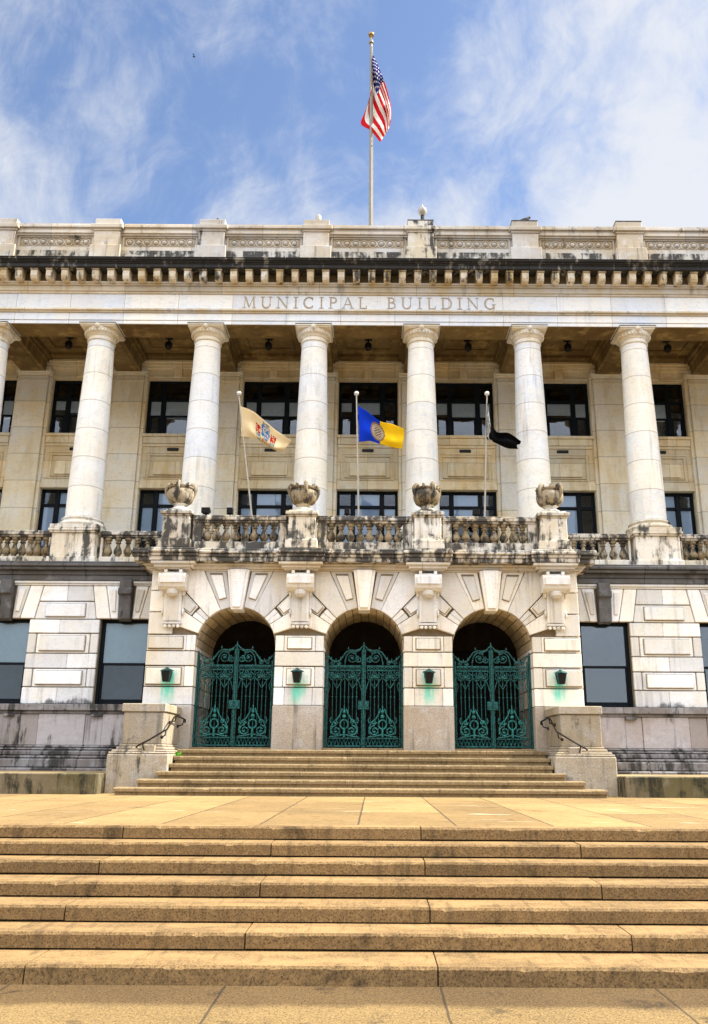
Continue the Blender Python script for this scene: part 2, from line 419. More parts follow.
# ------------------------------------------------------------------ entrance stairs
es = thing('entrance_stairs', 'flight of six beige stone steps rising between the two granite stair piers to the gates', 'steps', (0, 19.55, PLAZA))
SY = [19.55, 19.92, 20.28, 20.62, 20.98, 21.34, 22.3]
SX = [5.44, 5.05, 4.70, 4.49, 4.49, 4.49]
SR = (LAND-PLAZA)/6
for i in range(6):
    mb = MB(); z1 = PLAZA+SR*(i+1); z0 = PLAZA+SR*i
    cuts = [-SX[i]] + sorted(random.uniform(-SX[i]+1, SX[i]-1) for _ in range(3)) + [SX[i]]
    for a, b in zip(cuts, cuts[1:]):
        stone_step(mb, a+.003, b-.003, SY[i], SY[i+1]+.1, z1-.085, z1, jit=.003)      # projecting tread slab
    mb.box(-SX[i]+.03, SX[i]-.03, SY[i]+.05, SY[i+1]+.12, z0-.02, z1-.086)
    mb.build('step', USTEP, es, loc=(0,-19.55,-PLAZA))

# granite piers beside the stairs
def cheek(sg, label):
    t = thing('stair_pier', label, 'stair pier', (sg*5.1, 21.4, PLAZA), 0, 'granite piers beside the entrance stairs')
    L = (-sg*5.1, -21.4, -PLAZA)
    def bx(mb, xi, xo, y0, y1, z0, z1):
        mb.box(min(sg*xi, sg*xo), max(sg*xi, sg*xo), y0, y1, z0, z1)
    m = MB(); bx(m, 4.505, 5.95, 20.55, 22.44, PLAZA-.05, 1.98); m.build('plinth', CHEEK, t, .03, loc=L)
    m = MB()
    prof = [(20.56,1.985),(20.60,2.02),(20.66,2.07),(20.70,2.14),(20.71,2.20)]
    for k in range(len(prof)-1):
        y0, z0 = prof[k]; d = y0-20.55
        bx(m, 4.51+d*1.2, 5.945-d*1.5, y0, 22.43, z0, prof[k+1][1])
    bx(m, 4.72, 5.68, 20.715, 22.42, 2.20, 2.94); m.build('block', CHEEK, t, .02, loc=L)
    m = MB(); bx(m, 4.68, 5.72, 20.67, 22.41, 2.945, 3.135); m.build('cap', CHEEK, t, .015, loc=L)
    m = MB(); bx(m, 4.85, 5.15, 20.58, 20.72, 1.99, 2.185); m.build('cramp_block', CHEEK, t, .015, loc=L)
    return t
cheek(-1, 'granite stair pier at the left end of the steps, its inner face catching the sun')
cheek(1, 'granite stair pier at the right end of the steps, its inner face in shade')
def handrail(sg, label):
    t = thing('handrail', label, 'handrail', (sg*4.5, 20.8, 2.0), 0, 'iron handrails on the stair piers')
    L = (-sg*4.5, -20.8, -2.0)
    A = [(5.28,20.56,2.12),(5.22,20.52,2.17),(4.98,20.50,2.29),(4.66,20.48,2.48),(4.58,20.52,2.53),(4.56,20.72,2.66),(4.56,21.10,2.84),(4.56,21.25,2.88),(4.56,21.6,2.87),(4.55,22.1,2.84),(4.55,22.3,2.82),(4.57,22.36,2.76)]
    m = MB(); m.tube([(sg*x,y,z) for x,y,z in A], .021, 8); m.build('rail', RAILM, t, 0, True, loc=L)
    for br in ([(5.12,20.50,2.22),(5.10,20.52,2.10),(5.09,20.62,2.05)], [(4.60,20.53,2.53),(4.62,20.55,2.40),(4.74,20.73,2.36)], [(4.56,21.30,2.88),(4.58,21.3,2.76),(4.71,21.3,2.72)], [(4.55,22.15,2.83),(4.58,22.15,2.70),(4.71,22.15,2.66)]):
        m = MB(); m.tube([(sg*x,y,z) for x,y,z in br], .016, 6)
        x,y,z = br[-1]; m.ball((sg*x,y,z), .04, 8); m.build('bracket', RAILM, t, 0, True, loc=L)
handrail(-1, 'dark iron handrail bent round the left stair pier')
handrail(1, 'dark iron handrail bent round the right stair pier')

# mossy low walls at the foot of the facade
for sg, lab in ((-1, 'low moss-stained stone ledge along the foot of the facade left of the stairs'), (1, 'low moss-stained stone ledge along the foot of the facade right of the stairs')):
    t = thing('low_wall', lab, 'low wall', (sg*10, 21, PLAZA), 0, 'mossy ledges at the foot of the facade')
    m = MB()
    cuts = [5.955, 8.3, 10.9, 13.4, 15.9]
    for a, b in zip(cuts, cuts[1:]):
        m.box(min(sg*(a+.004), sg*(b-.004)), max(sg*(a+.004), sg*(b-.004)), 19.95, 20.5, PLAZA-.05, 1.545)
    m.build('face', MOSS, t, .02, loc=(-sg*10,-21,-PLAZA))
    m = MB(); m.box(min(sg*5.96, sg*15.8), max(sg*5.96, sg*15.8), 20.51, 23.3, PLAZA-.05, 1.54); m.build('ledge_top', USTEP, t, loc=(-sg*10,-21,-PLAZA))

# ------------------------------------------------------------------ the building
B0 = (0, 24, PLAZA)
bld = thing('municipal_building', 'pale marble civic building with a columned loggia, three-arched portico and carved inscription', 'building', B0)
BL = (-B0[0], -B0[1], -B0[2])
def part(mb, name, mat, bevel=.008, smooth=False, label=None, parent=None):
    o = mb.build(name, mat, parent if parent else bld, bevel, smooth, loc=(BL if not parent else None))
    if label: o['label'] = label
    return o

def parts(mb, centres, name, mat, bevel=.008):
    for q in mb.split(centres): part(q, name, mat, bevel)
SIDES = (-9.0, 9.0)
XE = 15.7
WIN = [2*S, 3*S]                                # ground windows
HWW = .71
# --- main ground wall: backing and rustication
wall = MB()
for sg in (-1, 1):
    def bx(x0, x1, y0, y1, z0, z1, mb=None): (mb or wall).box(min(sg*x0, sg*x1), max(sg*x0, sg*x1), y0, y1, z0, z1)
    piers = [(5.70, WIN[0]-HWW), (WIN[0]+HWW, WIN[1]-HWW), (WIN[1]+HWW, XE)]
    for a, b in piers: wall.box(min(sg*a,sg*b), max(sg*a,sg*b), WF+.075, WF+.55, 3.10, 5.67, 1)
    wall.box(min(sg*5.70,sg*XE), max(sg*5.70,sg*XE), WF+.075, WF+.55, 5.672, 6.76, 1)
    rows = [(3.30,3.74,'b'),(3.77,4.25,'p'),(4.28,4.67,'b'),(4.70,5.23,'p'),(5.26,5.63,'b')]
    for (a, b) in piers:
        # long outer wall as two bays so that the courses keep their scale
        for (c, d) in ([(a, b)] if b < 12 else [(a, 12.89), (12.92, XE)]):
            for z0, z1, k in rows:
                if d-c < .6:
                    bx(c, d, WF, WF+.1, z0, z1); continue
                if k == 'b':
                    m_ = (c+d)/2 + random.uniform(-.2,.2)
                    bx(c, m_-.004, WF+random.uniform(-.004,.004), WF+.1, z0, z1); bx(m_+.004, d, WF+random.uniform(-.004,.004), WF+.1, z0, z1)
                else:
                    bx(c, c+.22, WF+.006, WF+.1, z0, z1); bx(d-.22, d, WF+.006, WF+.1, z0, z1)
                    bx(c+.25, d-.25, WF+.02, WF+.1, z0+.0, z1)
                    wall.box(min(sg*(c+.33),sg*(d-.33)), max(sg*(c+.33),sg*(d-.33)), WF+.012, WF+.06, z0+.03, z1-.03, 1); bx(c+.36, d-.36, WF-.06, WF+.05, z0+.06, z1-.06)
    # flat arches over the windows
    for wx in WIN:
        zt = 6.60
        for q in (-1, 1):
            def pr(poly, y, mb=None):
                wall.prism_y([(sg*(wx + q*x), z) for x, z in poly], y, WF+.1)
            pr([(.205,5.67),(.40,5.67),(.60,zt),(.245,zt)], WF-.012)
            pr([(.28,5.86),(.385,5.86),(.51,zt-.1),(.31,zt-.1)], WF-.06)
            pr([(.425,5.67),(HWW+.10,5.67),(.98,zt),(.625,zt)], WF-.01)
    for (a, b) in [(WIN[0], WIN[1]), (WIN[1], 13.6)]:
        # courses between neighbouring flat arches
        def sl(z, x): return x + (z-5.67)/(zt-5.67)*(.98-(HWW+.10))
        for z0, z1, k in ((5.66,6.14,'p'),(6.17,6.60,'b')):
            p0 = [(a+sl(z0, HWW+.125), z0), (b-sl(z0, HWW+.125), z0), (b-sl(z1, HWW+.125), z1), (a+sl(z1, HWW+.125), z1)]
            if k == 'b':
                mid = (a+b)/2
                wall.prism_y([(sg*x, z) for x, z in clip(p0, 1, 0, mid-.004)], WF, WF+.1)
                wall.prism_y([(sg*x, z) for x, z in clip(p0, -1, 0, -mid-.004)], WF+.003, WF+.1)
            else:
                wall.prism_y([(sg*x, z) for x, z in p0], WF+.012, WF+.1)
                wall.box(min(sg*(a+HWW+.41),sg*(b-HWW-.41)), max(sg*(a+HWW+.41),sg*(b-HWW-.41)), WF+.004, WF+.06, z0+.03, z1-.03, 1); bx(a+HWW+.44, b-HWW-.44, WF-.06, WF+.05, z0+.06, z1-.06)
    p0 = [(5.70,5.66),(WIN[0]-HWW-.125,5.66),(WIN[0]-1.0,6.60),(5.70,6.60)]
    wall.prism_y([(sg*x, z) for x, z in p0 if True], WF+.004, WF+.1)
    bx(5.70, XE, WF-.03, WF+.1, 6.62, 6.66); bx(5.70, XE, WF-.07, WF+.1, 6.663, 6.74)
    # shell of the rest of the building
    bx(XE-.5, XE-.01, WF+.56, 40, PLAZA, 17.0)
parts(wall, SIDES, 'rusticated_wall', [MARBLE, JOINT], .014)
sh = MB(); sh.box(-XE+.52, XE-.52, 39.6, 40, PLAZA, 17.0); sh.box(-XE, XE, 24.6, 40, 17.04, 17.35); part(sh, 'rear_wall', LOGGIA)

# --- keystones over ground windows (black with weather)
def ground_key(x):
    k = MB()
    k.prism_x([(WF-.02,5.60),(WF-.14,5.64),(WF-.17,5.95),(WF-.2,6.2),(WF-.24,6.45),(WF-.24,6.74),(WF+.09,6.745),(WF+.09,5.60)], x-.17, x+.17)
    k.prism_x([(WF-.2,6.30),(WF-.29,6.34),(WF-.29,6.5),(WF-.2,6.52)], x-.19, x+.19)
    return part(k, 'keystone', SLATE, .012, label='blackened keystone over a ground floor window')
for x in (-WIN[1], -WIN[0], WIN[0], WIN[1]): ground_key(x)

# --- granite base
bs = MB(); bd = MB(); sill = MB()
for sg in (-1, 1):
    def bx(mb, x0, x1, y0, y1, z0, z1): mb.box(min(sg*x0, sg*x1), max(sg*x0, sg*x1), y0, y1, z0, z1)
    cuts = [5.72, 7.1, 8.75, 10.6, 12.4, XE]
    for a, b in zip(cuts, cuts[1:]): bx(sill, a+.003, b-.003, WF-.20, WF+.5, 3.115, 3.285)
    bx(sill, 5.72, XE, WF-.12, WF+.45, 3.03, 3.113)
    for wx in WIN:
        for q in (-.5, .5): bx(sill, wx+q-.15, wx+q+.15, WF-.17, WF, 2.95, 3.028)
    cuts = [5.72, 7.15, 7.62, 8.9, 9.4, 10.9, 11.6, 13.5, XE]
    for i, (a, b) in enumerate(zip(cuts, cuts[1:])):
        bx(bs, a+.003, b-.003, WF-.06-(.03 if i % 2 == 0 else 0), WF+.5, 2.20, 3.027)
    for y, z0, z1 in ((WF-.13,2.13,2.197),(WF-.22,2.06,2.128),(WF-.30,1.93,2.058),(WF-.42,1.85,1.928),(WF-.5,1.62,1.848),(WF-.6,1.38,1.618)):
        cuts = [5.72, 7.6, 9.7, 12.1, XE]
        for a, b in zip(cuts, cuts[1:]): bx(bd, a+.003, b-.003, y, WF+.5, z0, z1)
parts(sill, SIDES, 'window_sill_course', BASED, .012)
parts(bs, SIDES, 'granite_base', BASE, .012)
parts(bd, SIDES, 'base_moulding', BASED, .03)

# --- portico
ZS, AR = 4.73, 1.06
PY = P+.13
po = MB()
ARCH = (-S, 0.0, S)
# solid body with three vaults
poly = [(-5.76, 3.215)]
for xc in ARCH:
    poly.append((xc-AR, 3.215))
    for k in range(25):
        a = pi - pi*k/24; poly.append((xc+AR*cos(a), ZS+AR*sin(a)))
    poly.append((xc+AR, 3.215))
poly += [(5.76, 3.215), (5.76, 6.82), (-5.76, 6.82)]
po.prism_y(poly, PY, 24.9, 1)
for xc in ARCH:                                # stones lining the jambs
    for q in (-1, 1):
        for z0, z1 in ((3.22,3.66),(3.69,4.20),(4.23,4.59),(4.62,ZS)):
            for y0, y1 in ((PY+.035, 23.3), (23.31, 24.1), (24.11, 24.89)):
                a, b = xc+q*(AR-.015), xc+q*(AR+.01)
                po.box(min(a,b), max(a,b), y0, y1, z0, z1)
# courses on the piers
for xp in (-1.5*S, -.5*S, .5*S, 1.5*S):
    outer = abs(xp) > 3; so = 1 if xp > 0 else -1
    hw = S/2-AR
    x0, x1 = xp-hw, xp+hw
    yb = 23.88 if outer else PY+.03
    def bx(a, b, y0, z0, z1, y1=PY+.03): po.box(min(a,b), max(a,b), y0, y1, z0, z1)
    for z0, z1, k in ((3.22,3.66,'b'),(3.69,4.20,'p'),(4.23,4.59,'b'),(4.62,5.02,'p')):
        j = random.uniform(-.004,.004)
        if k == 'b':
            if outer: bx(x0, x1, P+j, z0, z1, yb)
            else:
                bx(x0, x0+.27, P+j, z0, z1) if z0 < 3.5 else None
                bx(x1-.27, x1, P+j, z0, z1) if z0 < 3.5 else None
                bx(x0+(.277 if z0 < 3.5 else 0), x1-(.277 if z0 < 3.5 else 0), P-j, z0, z1)
        else:
            if outer:
                xi = x0 if so > 0 else x1
                bx(xi, xi+so*.24, P+.006, z0, z1)
                bx(xi+so*.25, xi+so*2*hw, P+.025, z0, z1, yb)
                bx(xi+so*.33, xi+so*(2*hw-.05), P-.05, z0+.05, z1-.05); po.box(min(xi+so*.30,xi+so*(2*hw-.02)), max(xi+so*.30,xi+so*(2*hw-.02)), P+.018, P+.1, z0+.02, z1-.02, 1)
            else:
                bx(x0, x0+.22, P+.006, z0, z1); bx(x1-.22, x1, P+.006, z0, z1)
                bx(x0+.23, x1-.23, P+.025, z0, z1); bx(x0+.33, x1-.33, P-.05, z0+.06, z1-.06); po.box(x0+.30, x1-.30, P+.018, P+.1, z0+.03, z1-.03, 1)
    if outer:
        for z0, z1 in ((5.05,5.62),(5.65,6.20),(6.23,6.76)):
            a = xp+so*.01; bx(a, xp+so*hw, P+random.uniform(-.004,.004), z0, z1, yb)
# voussoirs
def sector(xc, a0, a1, r0, r1, sg, n=5):
    A = [radians(a0+(a1-a0)*i/n) for i in range(n+1)]
    inner = [(xc+sg*r0*sin(a), ZS+r0*cos(a)) for a in A]
    outer_ = [(xc+sg*r1*sin(a), ZS+r1*cos(a)) for a in reversed(A)] if r1 < 2 else [(xc+sg*6*sin(A[-1]), ZS+6*cos(A[-1])), (xc+sg*6*sin(A[0]), ZS+6*cos(A[0]))]
    p_ = inner+outer_
    p_ = clip(p_, 1, 0, xc+S/2-.005); p_ = clip(p_, -1, 0, -(xc-S/2+.005))
    p_ = clip(p_, 0, 1, 6.76); p_ = clip(p_, 0, -1, -5.05)
    return p_
for xc in ARCH:
    for sg in (-1, 1):
        q = sector(xc, 9.6, 24.6, AR, 9, sg); po.prism_y(q, P+.02, PY+.03)
        q2 = sector(xc, 12.2, 22.4, AR*1.22, 9, sg); po.prism_y(inset(q2, .92), P+.013, P+.06, 1); po.prism_y(inset(q2, .80), P-.045, P+.03)
        po.prism_y(sector(xc, 25.0, 44.0, AR, 9, sg), P-.012, PY+.03)
        po.prism_y(sector(xc, 44.6, 50.2, AR, AR*1.34, sg), P+.01, PY+.03)
        po.prism_y(sector(xc, 50.6, 56.4, AR, AR*1.34, sg), P-.01, PY+.03)
        q = sector(xc, 44.8, 56.2, AR*1.40, 9, sg)
        po.prism_y(q, P+.018, PY+.03); po.prism_y(inset(q, .83), P+.012, P+.06, 1); po.prism_y(inset(q, .74), P-.05, P+.03)
        po.prism_y(sector(xc, 57.0, 71.2, AR, 9, sg), P-.006, PY+.03)
    # stones lining the vault
    ns = 15; ny = 4
    for i in range(ns):
        for j in range(ny):
            a0 = pi*(i+.055)/ns; a1 = pi*(i+.945)/ns
            y0 = PY+.02+(24.9-PY)*(j)/ny; y1 = PY+(24.9-PY)*(j+1)/ny-.008
            vs = []; r0 = AR-.018
            for k in range(4):
                a = a0+(a1-a0)*k/3; vs += [(xc+r0*cos(a), y0, ZS+r0*sin(a)), (xc+r0*cos(a), y1, ZS+r0*sin(a))]
            o0 = len(po.v)
            po.add(vs, [(2*k, 2*k+1, 2*k+3, 2*k+2) for k in range(3)], 2)
            # thickness edges
            vs2 = []
            for k in range(4):
                a = a0+(a1-a0)*k/3; vs2 += [(xc+(AR+.005)*cos(a), y0, ZS+(AR+.005)*sin(a)), (xc+(AR+.005)*cos(a), y1, ZS+(AR+.005)*sin(a))]
            b0 = o0; po.v += vs2
            for f in [(0,2,10,8),(2,4,12,10),(4,6,14,12),(1,3,11,9),(3,5,13,11),(5,7,15,13),(0,1,9,8),(6,7,15,14),(8,9,11,10),(10,11,13,12),(12,13,15,14)]:
                po.f.append([b0+x for x in f]); po.m.append(2)
part(po, 'portico_wall', [PORT, JOINT, VAULT], .012)
# granite feet of the piers
gp = MB()
for xp in (-1.5*S, -.5*S, .5*S, 1.5*S):
    hw = S/2-AR+.015
    gp.box(xp-hw, xp+hw, P-.03, P+.6, LAND-.1, 3.208); gp.box(xp-hw+.02, xp+hw-.02, P+.61, 24.9, LAND-.1, 3.206)
parts(gp, (-5.1,-1.7,1.7,5.1), 'pier_base', PIERG, .02)
# sills and vestibule
vs_ = MB()
for xc in ARCH: vs_.box(xc-AR+.01, xc+AR-.01, P+.05, 24.9, LAND-.05, LAND+.055)
parts(vs_, ARCH, 'gate_sill', USTEP, .01)
ve = MB()
ve.box(-5.7, 5.7, 24.9, 29, LAND-.2, LAND-.02); ve.box(-5.7, 5.7, 29, 29.2, LAND, 6.9); ve.box(-5.9, -5.7, 24.9, 29, LAND, 6.9); ve.box(5.7, 5.9, 24.9, 29, LAND, 6.9); ve.box(-5.7, 5.7, 24.9, 29, 6.7, 6.9)
for xw in (-1.7, 1.7): ve.box(xw-.2, xw+.2, 24.92, 29, LAND, 6.7)
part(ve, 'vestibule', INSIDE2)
lf = MB(); lf.box(-24, 24, 21.4, 22.3, PLAZA-.1, LAND-.03) if False else None
lf.box(-4.49, 4.49, 22.31, 24.9, PLAZA, LAND-.004); part(lf, 'landing', USTEP)
for xc in ARCH:
    d = MB()
    for q in (-1, 1): d.box(xc+min(q*.02, q*.82), xc+max(q*.02, q*.82), 28.9, 28.98, LAND, 4.6)
    d.box(xc-.9, xc+.9, 28.92, 28.99, 4.62, 5.4)
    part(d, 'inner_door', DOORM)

# keystones of the arches and consoles on the piers
def arch_key(xc):
    k = MB()
    zb, zt = ZS+AR-.10, 6.78
    def w(z): return .165+(z-ZS-AR)*.135
    for y, a, b in ((P-.13, 1.0, 0), (P-.19, .72, .06)):
        k.prism_y([(xc-w(zb)*a, zb+b),(xc+w(zb)*a, zb+b),(xc+w(zt)*a, zt),(xc-w(zt)*a, zt)], y, PY+.3 if a == 1 else P-.12)
    return part(k, 'keystone', PORT, .012)
for xc in ARCH: arch_key(xc)
def console():
    k = MB()
    # scroll body seen from the side, swept across
    side = [(P+.02,5.36),(P-.12,5.38),(P-.14,5.6),(P-.15,5.95),(P-.19,6.1),(P-.27,6.2),(P-.3,6.3),(P-.3,6.66),(P+.02,6.66)]
    k.prism_x(side, -.23, .23)
    k.prism_x([(y-.03 if y < P else y, z) for y, z in side[1:5]]+[(P-.1,6.0),(P-.1,5.45)], -.155, .155)
    # cushion at the top
    cu = [(P-.02,6.20),(P-.24,6.16),(P-.34,6.18),(P-.42,6.25),(P-.46,6.36),(P-.46,6.52),(P-.42,6.60),(P-.34,6.63),(P-.02,6.63)]
    k.prism_x(cu, -.36, .36)
    k.box(-.30, .30, P-.49, P-.45, 6.35, 6.54)
    k.lathe([(.001,6.0),(.10,6.01),(.16,6.08),(.165,6.16),(.14,6.2)], 0, P-.25, 16)
    for q in (-1, 1):                      # side volutes
        k.tube([(q*.27, P-.12+.10*cos(t)*(1-t/12), 6.13+.10*sin(t)*(1-t/12)) for t in [i*.5 for i in range(20)]], .035, 6)
        k.tube([(q*.27, P-.06+.06*cos(t), 5.62+.07*sin(t)) for t in [i*.6 for i in range(11)]], .028, 6)
        k.box(q*.255-.02, q*.255+.02, P-.08, P, 5.6, 6.2)
        k.box(q*.2-.04, q*.2+.04, P-.36, P, 6.63, 6.72)
    k.box(-.25, .25, P-.15, P, 5.30, 5.355)
    for i in range(4): k.ball((-.17+.113*i, P-.10, 5.245), .048, 8)
    return k
for xp in (-1.5*S, -.5*S, .5*S, 1.5*S):
    o = part(console(), 'console_bracket', PORT, .008); o.location.x += xp

# portico cornice
pc = MB(); pcb = MB()
HW = 5.80
for p_, z0, z1 in ((.03,6.765,6.80),(.10,6.803,6.88),(.17,6.883,6.94)):
    pc.box(-HW-p_, HW+p_, P-p_, WF-.08, z0, z1)
    for xp in (-1.5*S, -.5*S, .5*S, 1.5*S): pc.box(xp-.42-p_, xp+.42+p_, P-.30-p_, P-p_-.001, z0-.02, z1-.002)
part(pc, 'portico_bed_moulding', BANDS, .012)
for p_, z0, z1 in ((.38,6.945,7.06),(.42,7.063,7.15),(.47,7.153,7.22),(.42,7.222,7.29)):
    cuts = [-HW-p_, -4.1, -2.6, -.9, .8, 2.4, 4.3, HW+p_]
    for a, b in zip(cuts, cuts[1:]): pcb.box(a+.002, b-.002, P-p_, WF-.09, z0, z1)
    for xp in (-1.5*S, -.5*S, .5*S, 1.5*S): pcb.box(xp-.52-p_*.3, xp+.52+p_*.3, P-.12-p_, P-p_-.001, z0-.003, z1-.002)
part(pcb, 'portico_cornice', WEATH, .015)
dk = MB(); dk.box(-5.7, 5.7, P-.1, WF-.1, 7.291, 7.30); part(dk, 'balcony_floor', WEATH2)

# balusters, rails and pedestals
def baluster_mesh(h):
    pr = [(.105,0),(.105,.06),(.075,.07),(.06,.10),(.075,.13),(.115,.22),(.125,.30),(.11,.40),(.075,.52),(.055,.62),(.052,.70),(.085,.735),(.085,.77),(.06,.80),(.075,.86),(.105,.88),(.105,.93),(.105,1.0)]
    m = MB(); m.lathe([(r, z*h) for r, z in pr], 0, 0, 12); return m
def balustrade(x0, x1, y, zb, hbase, hbal, hrail, mats, endblock, n, name='balustrade', depth=.34):
    m_base, m_bal, m_rail = mats
    root = MB(); root.box(x0, x1, y-depth/2, y+depth/2, zb, zb+hbase)
    if endblock:
        root.box(x0, x0+endblock, y-.12, y+.12, zb+hbase, zb+hbase+hbal); root.box(x1-endblock, x1, y-.12, y+.12, zb+hbase, zb+hbase+hbal)
    b = part(root, name, m_base, .015)
    r = MB(); z = zb+hbase+hbal+.001
    r.box(x0, x1, y-.13, y+.13, z, z+hrail*.3); r.box(x0, x1, y-.17, y+.17, z+hrail*.303, z+hrail*.75); r.box(x0, x1, y-.145, y+.145, z+hrail*.753, z+hrail)
    part(r, 'rail', m_rail, .015, parent=b)
    proto = baluster_mesh(hbal)
    first = None
    a, c = x0+(endblock or 0), x1-(endblock or 0)
    for i in range(n):
        x = a+(c-a)*(i+.5)/n
        if first is None: o = first = part(proto, 'baluster', m_bal, 0, True, parent=b)
        else: o = first.copy(); COL.objects.link(o); o.parent = b
        o.location = (x, y, zb+hbase)
    return b
YB = P-.12
for xc in ARCH: balustrade(xc-1.28, xc+1.28, YB, 7.293, .215, .55, .20, (WEATH, URN, WEATH), .24, 8)
for sg in (-1, 1):                             # short returns of the balcony to the facade
    m = MB(); m.box(sg*5.1-.15, sg*5.1+.15, YB+.45, WF-.1, 7.293, 7.5); m.box(sg*5.1-.15, sg*5.1+.15, YB+.45, WF-.1, 8.06, 8.25)
    for k in range(4): m.box(sg*5.1-.07, sg*5.1+.07, YB+.55+k*.3, YB+.69+k*.3, 7.5, 8.06)
    part(m, 'balcony_return', WEATH)
for i, xp in enumerate((-1.5*S, -.5*S, .5*S, 1.5*S)):
    m = MB()
    m.box(xp-.43, xp+.43, YB-.40, YB+.40, 7.295, 7.53); m.box(xp-.40, xp+.40, YB-.37, YB+.37, 7.532, 7.57)
    m.box(xp-.36, xp+.36, YB-.33, YB+.33, 7.572, 8.18)
    m.box(xp-.39, xp+.39, YB-.36, YB+.36, 8.182, 8.23); m.box(xp-.44, xp+.44, YB-.41, YB+.41, 8.232, 8.32); m.box(xp-.36, xp+.36, YB-.33, YB+.33, 8.322, 8.37)
    part(m, 'urn_pedestal', WEATH if i in (0,) else WEATH2, .012)

# urns
def urn():
    t = thing('stone_urn', 'x', 'urn', (0,0,0), 0, 'stone urns on the balcony pedestals')
    m = MB(); m.lathe([(.27,0),(.28,.05),(.25,.08),(.20,.10),(.16,.14),(.17,.19),(.22,.21)], 0, 0, 28); m.build('foot', WEATH2, t, 0, True)
    m = MB(); m.lathe([(.12,.20),(.22,.22),(.31,.28),(.36,.38),(.375,.48),(.365,.57),(.33,.61),(.325,.64),(.36,.66),(.37,.70),(.34,.71),(.28,.69),(.001,.66)], 0, 0, 32); m.build('bowl', URN, t, 0, True)
    m = MB()
    for k in range(4):
        a = 2*pi*k/4 - pi/2
        m.tube([(cos(a)*r, sin(a)*r, z) for r, z in ((.36,.40),(.39,.50),(.405,.60),(.40,.70),(.36,.76),(.29,.79),(.25,.76))], [.02,.035,.05,.06,.06,.055,.04], 8)
        m.ball((cos(a)*.345, sin(a)*.345, .78), .055, 8)
        a2 = a+pi/4
        m.tube([(cos(a2)*r, sin(a2)*r, z) for r, z in ((.33,.66),(.36,.71),(.34,.75),(.29,.75))], .04, 6)
    m.build('rim_ornament', URN, t, 0, True)
    return t
U0 = urn()
for i, (x, lab) in enumerate(((-1.5*S, 'weathered stone urn on the leftmost balcony pedestal'), (-.5*S, 'weathered stone urn on the balcony pedestal left of the middle arch'), (.5*S, 'weathered stone urn on the balcony pedestal right of the middle arch'), (1.5*S, 'weathered stone urn on the rightmost balcony pedestal'))):
    u = U0 if i == 0 else copy_tree(U0)
    u.location = (x, YB, 8.371); u.rotation_euler.z = i*.23; u['label'] = lab

# --- dark band course and loggia floor edge
bc = MB()
for sg in (-1, 1):
    for y, z0, z1 in ((WF-.10,6.745,6.90),(WF-.14,6.903,7.03),(WF-.26,7.033,7.12),(WF-.32,7.123,7.21),(WF-.28,7.213,7.27)):
        cuts = [5.78+.5, 8.0, 10.1, 12.6, XE] if z0 > 6.93 else [5.79, 8.0, 10.1, 12.6, XE]
        for a, b in zip(cuts, cuts[1:]): bc.box(min(sg*(a+.002), sg*(b-.002)), max(sg*(a+.002), sg*(b-.002)), y, WF+.54, z0, z1)
parts(bc, SIDES, 'string_course', SLATE, .015)
fl = MB(); fl.box(-XE+.52, XE-.52, WF+.6, RW+.3, 7.0, 7.268); part(fl, 'loggia_floor', WEATH2)

# --- columns
CK = (-3.5,-2.5,-1.5,-.5,.5,1.5,2.5,3.5)
ZC0, ZC1 = 8.70, 15.045
def column():
    c = MB()
    h = ZC1-.50-ZC0; pr = []
    for i in range(21):
        t = i/20; r = .515 - .112*(max(0, t-.12)/.88)**1.35
        pr.append((r, ZC0+h*t))
    pr = [(.56, ZC0-.001),(.54, ZC0+.04)] + [(r, z+.05 if i == 0 else z) for i, (r, z) in enumerate(pr)]
    zt = ZC0+h
    c.lathe(pr, 0, 0, 48)
    root = part(c, 'column', SHAFT, 0, True)
    m = MB()
    m.lathe([(.40,zt-.02),(.435,zt),(.44,zt+.03),(.41,zt+.045),(.405,zt+.14),(.44,zt+.16),(.445,zt+.19),(.47,zt+.22),(.525,zt+.30),(.545,zt+.355),(.53,zt+.385)], 0, 0, 48)
    for k in range(30):
        a = 2*pi*k/30; m.ball((.505*cos(a), .505*sin(a), zt+.275), .045, 6, 1.3)
    m.box(-.54, .54, -.54, .54, zt+.387, zt+.425); m.box(-.565, .565, -.565, .565, zt+.427, ZC1-.028); m.box(-.575, .575, -.575, .575, ZC1-.026, ZC1, 1)  # top slab paints the architrave's shadow line on the abacus
    m.ball((0, -.55, zt+.39), .085, 10)
    part(m, 'capital', [CAPM, BEDD], .006, True, parent=root)
    m = MB()
    m.lathe([(.66,8.42),(.69,8.45),(.70,8.50),(.67,8.55),(.60,8.575),(.585,8.60),(.60,8.63),(.62,8.66),(.60,8.69),(.56,8.71)], 0, 0, 48)
    m.box(-.70, .70, -.70, .70, 8.295, 8.42)
    part(m, 'base', WEATH2, .01, True, parent=root)
    m = MB(); m.box(-.70, .70, -.68, .62, 7.275, 7.45); m.box(-.64, .64, -.62, .6, 7.452, 8.17); m.box(-.70, .70, -.68, .62, 8.172, 8.22); m.box(-.73, .73, -.71, .66, 8.222, 8.292)
    part(m, 'pedestal', WEATH2, .012, parent=root)
    return root
c0 = column()
for i, k in enumerate(CK):
    c = c0 if i == 0 else copy_tree(c0, bld)
    c.location = (k*S+BL[0], CY+BL[1], BL[2])
# side balustrades between column pedestals
for sg in (-1, 1):
    for a, b, n in ((5.62, 2.5*S-.73, 7), (2.5*S+.73, 3.5*S-.73, 8)):
        balustrade(min(sg*a, sg*b), max(sg*a, sg*b), CY-.28, 7.272, .22, .60, .19, (WEATH2, URN, WEATH), .06, n)

